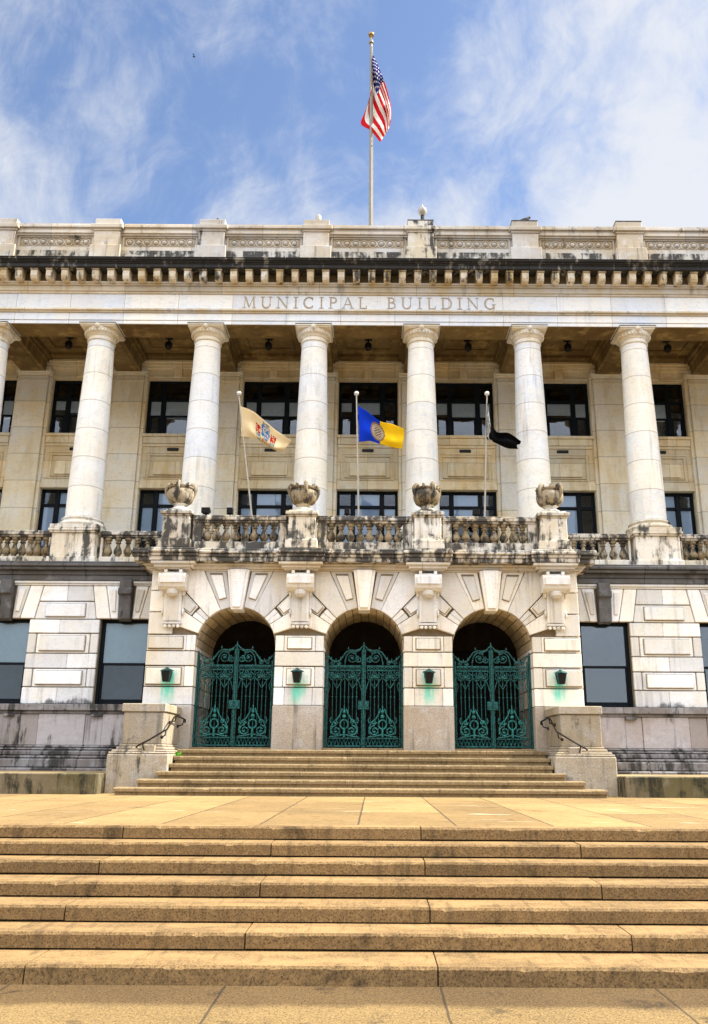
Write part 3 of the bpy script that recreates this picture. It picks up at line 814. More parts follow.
# --- entablature
en = MB(); fr = MB()
YF = 24.02
def course(mb, y, z0, z1, cuts=None): 
    cuts = cuts or [-XE, XE]
    for a, b in zip(cuts, cuts[1:]): mb.box(a+.0015, b-.0015, y, CY+.46, z0, z1)
course(fr, YF+.02, 15.052, 15.17); course(fr, YF, 15.178, 15.425); course(en, YF-.05, 15.432, 15.48); course(en, YF-.10, 15.482, 15.55)
course(fr, YF, 15.552, 16.10)
course(en, YF-.05, 16.102, 16.16); course(en, YF-.09, 16.162, 16.34); course(en, YF-.14, 16.342, 16.40); course(en, YF-.17, 16.402, 16.46)
part(en, 'architrave', BANDS, .012); frz = part(fr, 'frieze', FRIEZE)
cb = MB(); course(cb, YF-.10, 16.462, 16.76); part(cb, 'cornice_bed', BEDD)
co = MB()
xc_ = [-XE, -13, -10.4, -7.9, -5.2, -2.6, .1, 2.7, 5.1, 7.8, 10.5, 13, XE]
for y, z0, z1 in ((YF-.52,16.762,16.88),(YF-.55,16.882,16.92),(YF-.59,16.922,16.97),(YF-.65,16.972,17.02),(YF-.67,17.022,17.05)):
    for a, b in zip(xc_, xc_[1:]): co.box(a+.002, b-.002, y, CY+.46, z0, z1)
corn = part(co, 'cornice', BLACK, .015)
mm = MB()
mm.prism_x([(YF-.105,16.40),(YF-.34,16.385),(YF-.39,16.42),(YF-.43,16.50),(YF-.44,16.757),(YF-.105,16.757)], -.105, .105)
mm.box(-.122, .122, YF-.465, YF-.105, 16.69, 16.756)
m0 = None
for i in range(-31, 32):
    if m0 is None: o = m0 = part(mm, 'modillion', MODI, .012, parent=corn)
    else: o = m0.copy(); COL.objects.link(o); o.parent = corn
    o.location = (i*S/7+.12, 0, 0)

# --- parapet
pa = MB()
YP = 24.0
pa.box(-XE, XE, YP+.03, YP+.49, 17.672, 17.80)
pa.box(-XE, XE, YP+.10, YP+.5, 17.802, 18.24)
for y, z0, z1 in ((YP+.0,18.242,18.30),(YP-.05,18.302,18.39),(YP-.02,18.392,18.50),(YP-.08,18.502,18.57),(YP-.02,18.572,18.66)):
    pa.box(-XE, XE, y, YP+.48, z0, z1)
def rosettes(x0, x1):
    n = 8
    pa.box(x0, x1, YP+.055, YP+.11, 17.815, 17.85); pa.box(x0, x1, YP+.055, YP+.11, 18.19, 18.23)
    pa.box(x0, x0+.05, YP+.057, YP+.11, 17.851, 18.189); pa.box(x1-.05, x1, YP+.057, YP+.11, 17.851, 18.189)
    pa.box(x0+.051, x1-.051, YP+.092, YP+.11, 17.851, 18.189, 1)
    for i in range(n):
        x = x0+.1+(x1-x0-.2)*(i+.5)/n
        ring = [(x+.128*cos(2*pi*k/14), YP+.085, 18.02+.128*sin(2*pi*k/14)) for k in range(15)]
        pa.tube(ring, .018, 5)
        pa.ball((x, YP+.08, 18.02), .075, 8)
for k in range(-4, 5): rosettes(k*S-1.22, k*S+1.22)
par = part(pa, 'parapet', [PARA, TANB], 0)
pk = MB(); pk.box(-XE, XE, YP-.02, YP+.5, 17.052, 17.67); part(pk, 'parapet_plinth', WEATH, .01)
for k in CK + (-4.5, 4.5):
    m = MB(); x = k*S
    m.box(x-.50, x+.50, YP-.16, YP+.55, 17.06, 17.80); m.box(x-.42, x+.42, YP-.10, YP+.55, 17.802, 18.34)
    m.box(x-.46, x+.46, YP-.14, YP+.56, 18.342, 18.41); m.box(x-.52, x+.52, YP-.20, YP+.58, 18.412, 18.55); m.box(x-.42, x+.42, YP-.10, YP+.55, 18.552, 18.80)
    part(m, 'pedestal', PARA if k not in (.5,) else WEATH2, .012, parent=par)
    if k in (.5, 1.5, 2.5):
        m = MB(); m.box(x-.43, x+.43, YP-.11, YP+.56, 18.801, 18.84); part(m, 'pedestal_cap', SLATE, .01, parent=par)

# --- loggia: rear wall, pilasters, ceiling
rw = MB()
WH = 1.05
ZL0, ZL1, ZU0, ZU1 = 7.95, 10.77, 12.76, 14.87
NB = range(-4, 5)
for k in NB:
    xc = k*S
    rw.box(xc-S/2, xc-WH, RW, RW+.5, 7.27, 15.7); rw.box(xc+WH, xc+S/2, RW, RW+.5, 7.27, 15.7)
    rw.box(xc-WH, xc+WH, RW+.02, RW+.5, ZL1, ZU0); rw.box(xc-WH, xc+WH, RW+.02, RW+.5, ZU1, 15.7); rw.box(xc-WH, xc+WH, RW+.02, RW+.5, 7.27, ZL0)
    mo = MB()
    mo.box(xc-WH-.05, xc+WH+.05, RW-.12, RW+.3, ZU0-.10, ZU0-.002); mo.box(xc-WH, xc+WH, RW-.06, RW+.1, ZU0-.34, ZU0-.102); mo.box(xc-WH, xc+WH, RW-.03, RW+.1, ZU0-.45, ZU0-.342); part(mo, 'window_sill', LOGGIA, .01); mo = MB()
    mo.box(xc-WH-.02, xc+WH+.02, RW-.07, RW+.2, ZL1+.002, ZL1+.14); mo.box(xc-WH, xc+WH, RW-.03, RW+.1, ZL1+.142, ZL1+.30); part(mo, 'window_head', LOGGIA, .01); mo = MB()
    for (hw, z0, z1, y) in ((.92,11.12,12.10,.0),(.80,11.2,12.0,-.02)):
        mo.box(xc-hw, xc+hw, RW+y-.012, RW+.1, z0, z0+.035); mo.box(xc-hw, xc+hw, RW+y-.012, RW+.1, z1-.035, z1)
        mo.box(xc-hw, xc-hw+.035, RW+y-.014, RW+.1, z0+.036, z1-.036); mo.box(xc+hw-.035, xc+hw, RW+y-.014, RW+.1, z0+.036, z1-.036)
    mo.box(xc-.62, xc+.62, RW-.055, RW+.1, 11.27, 11.75)
    part(mo, 'spandrel_panel', LOGGIA, .01); mo = MB()
    mo.box(xc-WH, xc+WH, RW-.05, RW+.1, ZU1+.002, ZU1+.10); mo.box(xc-.14, xc+.14, RW-.09, RW+.1, ZU1+.06, ZU1+.385); part(mo, 'window_head', LOGGIA, .01)
    v = MB(); v.box(xc-.2, xc+.2, RW-.02, RW+.1, 12.16, 12.26); part(v, 'vent_slot', BLACKM)
mo = MB(); mo.box(-XE+.52, XE-.52, RW-.08, RW+.1, 15.26, 15.34); mo.box(-XE+.52, XE-.52, RW-.14, RW+.1, 15.342, 15.45); mo.box(-XE+.52, XE-.52, RW-.2, RW+.1, 15.452, 15.54)
part(rw, 'loggia_wall', LOGGIA); part(mo, 'loggia_cornice', LOGGIA, .01)
for k in CK + (-4.5, 4.5):
    m = MB(); x = k*S
    m.box(x-.51, x+.51, RW-.15, RW+.05, 7.275, 14.72); m.box(x-.62, x-.515, RW-.05, RW+.05, 7.275, 15.2); m.box(x+.515, x+.62, RW-.05, RW+.05, 7.275, 15.2)
    m.box(x-.54, x+.54, RW-.18, RW+.05, 14.722, 14.78); m.box(x-.51, x+.51, RW-.15, RW+.05, 14.782, 14.95); m.box(x-.56, x+.56, RW-.20, RW+.05, 14.952, 15.03); m.box(x-.61, x+.61, RW-.25, RW+.05, 15.032, 15.12)
    m.box(x-.57, x+.57, RW-.21, RW+.04, 15.122, 15.258)
    part(m, 'pilaster', PILA, .01)
ce = MB()
ce.box(-XE+.52, XE-.52, CY+.40, RW+.3, 15.66, 15.9)
for k in CK + (-4.5, 4.5):
    x = k*S
    ce.box(x-.44, x+.44, CY+.465, RW-.26, 15.052, 15.40); ce.box(x-.52, x+.52, CY+.465, RW-.255, 15.402, 15.50); ce.box(x-.62, x+.62, CY+.465, RW-.21, 15.502, 15.655)
    ce.box(x-.30, x+.30, CY+.6, RW-.4, 15.03, 15.051)
for k in NB:
    x = k*S
    ce.box(x-1.06, x+1.06, CY+.465, CY+.75, 15.502, 15.655); ce.box(x-1.06, x+1.06, RW-.5, RW-.205, 15.545, 15.655)
    ce.box(x-.8, x+.8, CY+1.15, CY+1.22, 15.60, 15.656); ce.box(x-.8, x+.8, RW-.95, RW-.88, 15.60, 15.656)
    ce.box(x-.8, x-.73, CY+1.221, RW-.951, 15.602, 15.656); ce.box(x+.73, x+.8, CY+1.221, RW-.951, 15.602, 15.656)
    ce.box(x-1.09, x+1.09, YF+.035, CY+.455, 15.034, 15.049); ce.box(x-.95, x+.95, YF+.16, CY+.33, 15.022, 15.033)  # dark sheets added under the architrave, underside shade put into their colour
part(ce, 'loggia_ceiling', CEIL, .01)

# --- windows
def window(x, y, z0, z1, hw, style, seed):
    rnd = random.Random(seed)
    f = MB(); t = .09
    f.box(x-hw, x-hw+t, y, y+.14, z0, z1); f.box(x+hw-t, x+hw, y, y+.14, z0, z1)
    f.box(x-hw+t, x+hw-t, y, y+.14, z1-t, z1); f.box(x-hw+t, x+hw-t, y, y+.14, z0, z0+t)
    if style == 'ground':
        zm = z0+(z1-z0)*.475
        f.box(x-hw+t, x+hw-t, y+.03, y+.12, zm-.035, zm+.035)
        f.box(x-hw+t, x-hw+t+.05, y+.035, y+.10, z0+t, zm-.035); f.box(x+hw-t-.05, x+hw-t, y+.035, y+.10, z0+t, zm-.035)
        f.box(x-hw+t, x+hw-t, y+.036, y+.10, z0+t, z0+t+.07)
        f.box(x-.16, x+.16, y-.06, y, z1-.12, z1-.02)
    else:
        xm = .50
        for q in (-1, 1): f.box(x+q*xm-.08, x+q*xm+.08, y+.005, y+.13, z0+t, z1-t)
        zt = z0+(z1-z0)*(.66 if style == 'upper' else .80)
        for a, b in ((-hw+t, -xm-.08), (-xm+.08, xm-.08), (xm+.08, hw-t)): f.box(x+a, x+b, y+.01, y+.12, zt-.05, zt+.05)
        zm = z0+(zt-z0)*.55
        for a, b in ((-hw+t, -xm-.08), (-xm+.08, xm-.08), (xm+.08, hw-t)): f.box(x+a, x+b, y+.02, y+.11, zm-.03, zm+.03)
        for a, b in ((-hw+t, -xm-.08), (-xm+.08, xm-.08), (xm+.08, hw-t)):
            f.box(x+a, x+a+.06, y+.03, y+.10, z0+t, zm-.03); f.box(x+b-.06, x+b, y+.03, y+.10, z0+t, zm-.03)
    fo = part(f, 'window', DARKM, .008)
    p_ = MB(); p_.box(x-hw+.03, x+hw-.03, y+.065, y+.071, z0+.03, z1-.03); part(p_, 'pane', (GLASS if x < 0 else GLASSR) if style == 'ground' else GLASSD, 0, parent=fo)
    b = MB()
    if style == 'ground':
        b.box(x-hw+.10, x+hw-.10, y+.085, y+.092, z0+(z1-z0)*.49, z1-.03); part(b, 'blind_or_reflection', BLIND if x < 0 else REFLG, parent=fo)  # right windows have no blind, only a sheet imitating reflected sky
        b = MB(); b.box(x-hw, x+hw, y+.5, y+.51, z0, z1); part(b, 'curtain', CURT, parent=fo)
    else:
        zt = z0+(z1-z0)*(.66 if style == 'upper' else .80)
        zb = zt-(zt-z0)*rnd.choice((.35,.42,.5)) if style == 'upper' else z0+(z1-z0)*rnd.uniform(.1,.6)
        b.box(x-.415, x+.415, y+.085, y+.092, zb, zt if style == 'upper' else z1-.1)
        if rnd.random() < .7: b.box(x-hw+.10, x-.585, y+.085, y+.093, zb+.1, zt)
        if rnd.random() < .7: b.box(x+.585, x+hw-.10, y+.085, y+.093, zb-.06, zt)
        part(b, 'blind_or_reflection', BLIND2 if style == 'upper' else BLIND, parent=fo)
    return fo
n_ = 0
for x in (-WIN[1], -WIN[0], WIN[0], WIN[1]):
    n_ += 1; window(x, WF+.24, 3.287, 5.668, HWW, 'ground', n_)
for k in range(-4, 5):
    for z0, z1, stl in ((ZL0, ZL1, 'lower'), (ZU0, ZU1, 'upper')):
        n_ += 1; window(k*S, RW+.16, z0+.002, z1-.002, WH-.002, stl, n_)
iw = MB()
iw.box(-XE+.6, XE-.6, RW+2.2, RW+2.3, 7.3, 16.5)
iw.box(-XE+.6, XE-.6, RW+.52, RW+2.2, 7.2, 7.29); iw.box(-XE+.6, XE-.6, RW+.52, RW+2.2, 11.4, 11.6); iw.box(-XE+.6, XE-.6, RW+.52, RW+2.2, 15.2, 15.3)
for sg in (-1, 1):
    iw.box(min(sg*5.95, sg*15.1), max(sg*5.95, sg*15.1), 26.4, 26.5, 2.5, 6.9); iw.box(min(sg*5.95, sg*15.1), max(sg*5.95, sg*15.1), 24.5, 26.4, 6.6, 6.7)
    iw.box(min(sg*5.95, sg*15.1), max(sg*5.95, sg*15.1), 24.5, 26.4, 2.5, 2.6)
parts(iw, (-10.5, 0, 10.5), 'interior_wall', INSIDE)

# --- inscription: serif capitals as strokes
def letter_strokes(ch):
    T, t = .105, .045           # thick and thin stroke
    s = []
    def L(x0, y0, x1, y1, w): s.append(([(x0,y0),(x1,y1)], w))
    def A(pts, w): s.append((pts, w))
    def serif(x, y, w=.26): L(x-w/2, y, x+w/2, y, .055)
    def arc(cx, cy, rx, ry, a0, a1, n=14): return [(cx+rx*cos(radians(a0+(a1-a0)*i/n)), cy+ry*sin(radians(a0+(a1-a0)*i/n))) for i in range(n+1)]
    if ch == 'M':
        L(.12,0,.20,1,t); L(.20,1,.52,.05,T); L(.52,.05,.84,1,t); L(.84,1,.92,0,T); serif(.12,.02); serif(.92,.02); L(.08,.98,.2,.98,.055); L(.84,.98,.96,.98,.055); W = 1.05
    elif ch == 'U':
        L(.16,1,.16,.35,T); A(arc(.46,.35,.30,.33,180,360), .11); L(.76,.35,.76,1,t); serif(.16,.98,.3); serif(.76,.98,.28); W = .92
    elif ch == 'N':
        L(.14,0,.14,1,t); L(.14,.98,.82,.02,T); L(.82,0,.82,1,t); serif(.14,.02); serif(.82,.98); L(.02,.98,.14,.98,.055); W = .96
    elif ch == 'I':
        L(.2,0,.2,1,T); serif(.2,.02,.34); serif(.2,.98,.34); W = .4
    elif ch == 'C':
        A(arc(.5,.5,.40,.47,48,312,22), .12); L(.78,.70,.78,.98,.05); L(.78,.06,.78,.26,.05); W = .92
    elif ch == 'P':
        L(.18,0,.18,1,T); A([(.18,.97),(.36,.97)]+arc(.38,.73,.24,.24,90,-90,12)+[(.18,.49)], .09); serif(.18,.02,.34); L(.04,.98,.18,.98,.055); W = .72
    elif ch == 'A':
        L(.10,0,.45,1,t); L(.45,1,.82,0,T); L(.24,.36,.68,.36,.065); serif(.10,.02,.24); serif(.82,.02,.28); W = .92
    elif ch == 'L':
        L(.18,0,.18,1,T); L(.18,.03,.66,.03,.075); L(.66,.03,.66,.24,.05); serif(.18,.98,.34); W = .72
    elif ch == 'B':
        L(.18,0,.18,1,T); A([(.18,.97),(.34,.97)]+arc(.36,.755,.21,.215,90,-90,10)+[(.18,.54)], .085)
        A([(.36,.54)]+arc(.40,.285,.26,.255,90,-90,12)+[(.18,.03)], .09); L(.04,.98,.18,.98,.055); L(.04,.02,.18,.02,.055); W = .76
    elif ch == 'D':
        L(.18,0,.18,1,T); A([(.18,.97),(.40,.97)]+arc(.42,.5,.42,.47,90,-90,16)+[(.18,.03)], .10); L(.04,.98,.18,.98,.055); L(.04,.02,.18,.02,.055); W = .94
    elif ch == 'G':
        A(arc(.5,.5,.40,.47,48,318,22), .12); L(.80,.02,.80,.42,.12); serif(.80,.42,.28); L(.78,.70,.78,.98,.05); W = .98
    return s, W
dcount = 0
def word(txt, x0, x1, z0, h):
    global dcount
    ws = [letter_strokes(c)[1]*h for c in txt]
    gap = ((x1-x0)-sum(ws))/(len(txt)-1)
    x = x0
    for c, w in zip(txt, ws):
        lt = MB()
        for pts, sw in letter_strokes(c)[0]:
            for i in range(len(pts)-1):
                (ax, ay), (bx_, by) = pts[i], pts[i+1]
                d = Vector((bx_-ax, by-ay)); d.normalize(); nrm = Vector((-d.y, d.x))*sw/2; e = d*.012
                q = [(ax-e.x+nrm.x, ay-e.y+nrm.y), (ax-e.x-nrm.x, ay-e.y-nrm.y), (bx_+e.x-nrm.x, by+e.y-nrm.y), (bx_+e.x+nrm.x, by+e.y+nrm.y)]
                dcount += 1
                lt.prism_y([(x+a*h, z0+b*h) for a, b in q], YF-.008-.0004*(dcount % 19), YF+.01)
        part(lt, 'letter', LETM, 0, parent=frz)
        x += w+gap
word('MUNICIPAL', -3.98, -.02, 15.625, .40)
word('BUILDING', .60, 4.08, 15.625, .40)

# ------------------------------------------------------------------ gates
def spiral(cx, cz, r0, r1, a0, turns, n=26, y=0):
    return [(cx+(r0+(r1-r0)*i/n)*cos(a0+turns*2*pi*i/n), y, cz+(r0+(r1-r0)*i/n)*sin(a0+turns*2*pi*i/n)) for i in range(n+1)]
def gate():
    t = thing('iron_gate', 'x', 'gate', (0,0,0), 0, 'green gates in the portico arches')
    for q in (-1, 1):
        m = MB()
        m.box(q*.985-.03, q*.985+.03, -.04, .04, 0, 2.36); m.lathe([(.02,2.36),(.045,2.39),(.03,2.43),(.003,2.5)], q*.985, 0, 8)
        m.build('post', GREEND, t, .006)
    for q in (-1, 1):
        f = MB()
        f.box(min(q*.022,q*.055), max(q*.022,q*.055), -.025, .025, .02, 2.55)
        f.box(min(q*.91,q*.94), max(q*.91,q*.94), -.025, .025, .02, 2.25)
        for z0, z1 in ((.03,.075),(.23,.265),(1.98,2.01),(2.09,2.13)): f.box(min(q*.076,q*.894), max(q*.076,q*.894), -.02, .02, z0, z1)
        leaf = f.build('gate_leaf', GREEN, t, .004)
        b0 = None
        for i in range(7):
            x = q*(.075+.82*(i+1)/8)
            b = MB(); b.tube([(0,0,.265),(0,0,1.98)], .011, 6); b.ball((0,0,1.30), .026, 6); b.ball((0,0,1.62), .02, 6)
            if b0 is None: o = b0 = b.build('bar', GREEN, leaf, 0, True)
            else: o = b0.copy(); COL.objects.link(o); o.parent = leaf
            o.location = (x, 0, 0)
        # frieze scrolls, ring band, crest
        s = MB(); fb = MB(); R_ = .014
        for i in range(9):
            x = q*(.075+.82*(i+.5)/9)
            s.tube([(x+.034*cos(a), -.012, 2.05+.034*sin(a)) for a in [k*pi/5 for k in range(11)]], .010, 5)
            fb.tube([(x-.048, 0, .075), (x, -.008, .23), (x+.048, 0, .075)], .012, 5)
        for cx in (.28, .68):
            for d in (-1, 1):
                s.tube(spiral(q*cx+d*.09, 1.82, .11, .02, pi/2 if d > 0 else pi/2, d*-1.6, y=-.015), R_, 5)
                s.tube([(q*cx+d*.02, -.01, 1.98), (q*cx+d*.12, -.02, 1.72), (q*cx+d*.06, -.02, 1.62), (q*cx, -.015, 1.52)], R_, 5)
            for a in range(5):
                an = pi*a/4; s.tube([(q*cx, -.02, 1.80), (q*cx+.10*cos(an), -.03, 1.80+.12*sin(an))], [.02,.03], 6)
            s.ball((q*cx, -.02, 1.82), .05, 8)
        s.tube(spiral(q*.86, 1.86, .09, .015, 0, 1.5, y=-.015), R_, 5); s.tube([(q*.90,0,1.98),(q*.93,0,1.75),(q*.86,0,1.6),(q*.90,0,1.45)], R_, 5)
        s.tube([(q*.08,0,1.98),(q*.16,-.01,1.80),(q*.10,-.01,1.62),(q*.05,0,1.45)], R_, 5)
        s.build('scrollwork', GREEN, leaf, 0, True); fb.build('foot_band', GREENB, leaf, 0, True); s = MB()
        s.tube([(q*.03, 0, 2.64), (q*.10, 0, 2.56), (q*.22, 0, 2.52), (q*.36, 0, 2.53), (q*.46, 0, 2.48), (q*.53, 0, 2.38), (q*.60, 0, 2.27), (q*.72, 0, 2.22), (q*.84, 0, 2.27), (q*.93, 0, 2.38)], .020, 6)
        s.tube([(q*.08, 0, 2.55), (q*.22, 0, 2.48), (q*.36, 0, 2.48), (q*.45, 0, 2.38), (q*.49, 0, 2.20), (q*.49, 0, 2.13)], .018, 6)
        s.tube(spiral(q*.31, 2.32, .14, .02, pi/2, q*1.7, y=-.01), .016, 5)
        s.tube(spiral(q*.13, 2.28, .09, .02, pi/2, -q*1.5, y=-.01), .018, 5)
        s.tube(spiral(q*.64, 2.19, .055, .012, 0, q*1.5, y=-.01), .016, 5); s.tube(spiral(q*.80, 2.20, .06, .012, pi, -q*1.5, y=-.01), .016, 5)
        s.ball((q*.31,-.02,2.32), .04, 8); s.ball((q*.22,-.02,2.44), .03, 8)
        for x, z, hh in ((.40,2.56,.07),(.60,2.28,.08),(.72,2.22,.10),(.84,2.28,.08)): s.tube([(q*x,0,z),(q*x,0,z+hh)], [.028,.004], 6)
        s.build('crest', GREEN, leaf, 0, True)
        # lyre ornament low on the leaf
        y = MB(); cx = q*.485
        y.tube([(cx+.10*cos(a), -.03, .60+.115*sin(a)) for a in [k*pi/9 for k in range(19)]], .022, 6)
        for d in (-1, 1):
            y.tube(spiral(cx+d*.20, .44, .135, .02, pi/2, -d*1.7, y=-.02), .018, 6)
            y.tube([(cx+d*.33,-.02,.36),(cx+d*.335,-.02,.52),(cx+d*.27,-.02,.66),(cx+d*.17,-.02,.74),(cx+d*.10,-.02,.86),(cx+d*.05,-.02,1.00)], .018, 6)
            y.tube(spiral(cx+d*.21, .66, .06, .01, 0, d*1.4, y=-.03), .016, 5)
            y.tube([(cx+d*.33,-.02,.62),(cx+d*.36,-.02,.70),(cx+d*.33,-.02,.78)], .014, 5)
            y.tube([(cx+d*.02,-.02,.34),(cx+d*.20,-.02,.30),(cx+d*.36,-.02,.28)], .016, 6)
        y.ball((cx,-.03,.80), .055, 8); y.ball((cx,-.03,.92), .042, 8, 1.3); y.tube([(cx,-.02,.9),(cx,-.02,1.12)], [.03,.006], 6)
        y.tube([(cx,-.03,.27),(cx,-.03,.50)], .03, 6)
        y.build('lyre_ornament', GREENB, leaf, 0, True)
    for q in (-1, 1):
        m = MB()
        m.box(min(q*.012,q*.14), max(q*.012,q*.14), -.07, -.026, .98, 1.20)
        m.box(min(q*.03,q*.12), max(q*.03,q*.12), -.085, -.071, 1.03, 1.15)
        m.build('lock_plate', GREEN, t, .006)
    m = MB(); m.box(-.018, .018, -.05, .03, .02, 2.60); m.ball((0,0,2.64), .04, 8); m.tube([(0,0,2.66),(0,0,2.76)], [.025,.005], 6)
    m.build('meeting_stile', GREEN, t, .004)
    return t
G0 = gate()
for i, (x, lab) in enumerate(zip(ARCH, ('green bronze double gate with scrollwork in the left arch of the portico', 'green bronze double gate with scrollwork in the middle arch of the portico', 'green bronze double gate with scrollwork in the right arch of the portico'))):
    q = G0 if i == 0 else copy_tree(G0)
    q.location = (x, P+.36, LAND+.056); q.scale = (1.035, 1, 1); q['label'] = lab

# lanterns
def lantern():
    t = thing('wall_lantern', 'x', 'wall lamp', (0,0,0), 0, 'green wall lanterns on the portico piers')
    m = MB(); m.box(-.09,.09,-.02,.02,-.13,.13); m.tube([(0,-.02,.05),(0,-.10,.10),(0,-.17,.17),(0,-.20,.20)], .022, 6); m.build('bracket', GREEND, t, .006)
    m = MB()
    for k, (r, z) in enumerate(((.11,-.19),(.155,.08))): pass
    vs = [(-.085,-.085,-.20),(.085,-.085,-.20),(.085,.085,-.20),(-.085,.085,-.20),(-.135,-.135,.09),(.135,-.135,.09),(.135,.135,.09),(-.135,.135,.09)]
    m.add([(x, y-.20, z) for x, y, z in vs], [(0,3,2,1),(4,5,6,7),(0,1,5,4),(1,2,6,5),(2,3,7,6),(3,0,4,7)])
    m.box(-.10,.10,-.30,-.10,-.225,-.20); m.build('lantern_body', BLACKM, t, .008)
    m = MB(); m.lathe([(.20,.09),(.205,.11),(.13,.15),(.06,.175),(.045,.20),(.004,.22)], 0, -.20, 4)
    o = m.build('cap', GREEN, t, .004)
    m = MB()
    for sx in (-1,1):
        for sy in (-1,1): m.tube([(sx*.088, sy*.088-.2, -.20),(sx*.138, sy*.138-.2, .09)], .014, 5)
    m.build('glazing_bars', GREEN, t)
    return t
L0 = lantern()
for i, (x, lab) in enumerate(((-5.1,'green wall lantern on the far left portico pier above a turquoise stain'),(-1.72,'green wall lantern on the pier between the left and middle arches'),(1.70,'green wall lantern on the pier between the middle and right arches'),(5.12,'green wall lantern on the far right portico pier above a turquoise stain'))):
    q = L0 if i == 0 else copy_tree(L0)
    q.scale = (.86,.86,.86); q.location = (x, P-.062, 3.97); q['label'] = lab

# loggia ceiling lamps
def pendant():
    t = thing('ceiling_lamp', 'x', 'lamp', (0,0,0), 0, 'dark lamps hanging from the loggia ceiling')
    m = MB(); m.lathe([(.14,.0),(.14,-.04),(.05,-.06),(.02,-.08),(.02,-.16)], 0, 0, 12); m.build('canopy', BLACKM, t, 0, True)
    m = MB(); m.lathe([(.03,-.15),(.10,-.18),(.13,-.25),(.12,-.36),(.06,-.44),(.01,-.46)], 0, 0, 12); m.build('lamp_body', BLACKM, t, 0, True)
    return t
PLn = pendant()
names = ['third bay left of the centre', 'second bay left of the centre', 'first bay left of the centre', 'centre bay', 'first bay right of the centre', 'second bay right of the centre', 'third bay right of the centre']
for i, k in enumerate(range(-3, 4)):
    q = PLn if i == 0 else copy_tree(PLn)
    q.location = (k*S, 26.1, 15.658); q['label'] = 'dark lamp hanging from the loggia ceiling in the ' + names[i]

# ------------------------------------------------------------------ flags
def flagmats(cols, rough=.8):
    out = []
    for i, c in enumerate(cols):
        T = NT('flag_cloth'); n = T.noise(T.pos(), 60, 2)
        c2 = T.mix(1.0, (*c, 1.0), _grey(T, T.step(n, .2, .8, .9, 1.1)), 'MULTIPLY')
        d = T.n('ShaderNodeBsdfDiffuse'); T.put(d.inputs[0], c2); tl = T.n('ShaderNodeBsdfTranslucent'); T.put(tl.inputs[0], c2)
        mx = T.n('ShaderNodeMixShader'); mx.inputs[0].default_value = .35
        T.t.links.new(d.outputs[0], mx.inputs[1]); T.t.links.new(tl.outputs[0], mx.inputs[2]); T.t.links.new(mx.outputs[0], T.out.inputs[0])
        out.append(T.mat)
    return out
def catmull(P_, t):
    n = len(P_)-1; x = min(max(t, 0), .99999)*n; i = int(x); f = x-i
    g = lambda k: Vector(P_[min(max(k, 0), n)]) if 0 <= k <= n else (Vector(P_[0])*2-Vector(P_[1]) if k < 0 else Vector(P_[n])*2-Vector(P_[n-1]))
    a, b, c, d = g(i-1), g(i), g(i+1), g(i+2)
    return .5*((2*b)+(c-a)*f+(2*a-5*b+4*c-d)*f*f+(3*b-a-3*c+d)*f**3)
def flag(name, rows, mats, colfn, nu, nv, label):
    # rows: curves from hoist to fly, listed top to bottom, each point (x, y, z)
    vs = []; 
    for j in range(nv+1):
        for i in range(nu+1):
            colpts = [catmull(r, i/nu) for r in rows]
            vs.append(catmull(colpts, j/nv))
    me = bpy.data.meshes.new(name)
    org = vs[0].copy()
    fs = [(j*(nu+1)+i, j*(nu+1)+i+1, (j+1)*(nu+1)+i+1, (j+1)*(nu+1)+i) for j in range(nv) for i in range(nu)]
    me.from_pydata([tuple(v-org) for v in vs], [], fs)
    for m in mats: me.materials.append(m)
    k = 0
    for j in range(nv):
        for i in range(nu):
            me.polygons[k].material_index = colfn((i+.5)/nu, (j+.5)/nv, i, j); me.polygons[k].use_smooth = True; k += 1
    o = bpy.data.objects.new(name, me); COL.objects.link(o); o.location = org
    sd = o.modifiers.new('thickness', 'SOLIDIFY'); sd.thickness = .006
    return tag(o, label, 'flag', None)

def balcony_pole(b, t_, label):
    t = thing('flagpole', label, 'flagpole', b, 0, 'flagpoles leaning out from the balcony')
    d = Vector(t_)-Vector(b)
    m = MB(); m.tube([(0,0,0), d*.5, d], [.028,.025,.02], 10); m.build('pole', POLEM, t, 0, True)
    m = MB(); m.ball(d+Vector((0,0,.08)), .075, 14); m.lathe([(.03,0),(.05,.015),(.025,.03)], d.x, d.y, 10) if False else None; m.build('finial', BALLM, t, 0, True)
    m = MB(); m.lathe([(.12,-.02),(.12,.05),(.06,.07),(.055,.35)], 0, 0, 12); m.build('socket', BLACKM, t, 0, True)
    return t
YPL = 23.25
def pt(u, v, dy=0): return tuple(at(u, v, YPL+dy))
def foot(u, v):
    p_ = at(u, v, YPL); return p_
poles = []
for (ut, vt, ub, vb, lab) in ((239,396,251,508,'pale flagpole at the left of the balcony, tilted outwards, with the cream flag'), (356.5,396,358.5,508,'pale upright flagpole at the middle of the balcony with the blue and yellow flag'), (487,396,485,508,'pale flagpole at the right of the balcony with the black flag')):
    a = at(ut, vt, YPL); b = at(ub, vb, YPL)
    k = (b.z-7.32)/(a.z-b.z); base = b-(a-b)*k
    poles.append((base, a)); balcony_pole(base, a, lab)

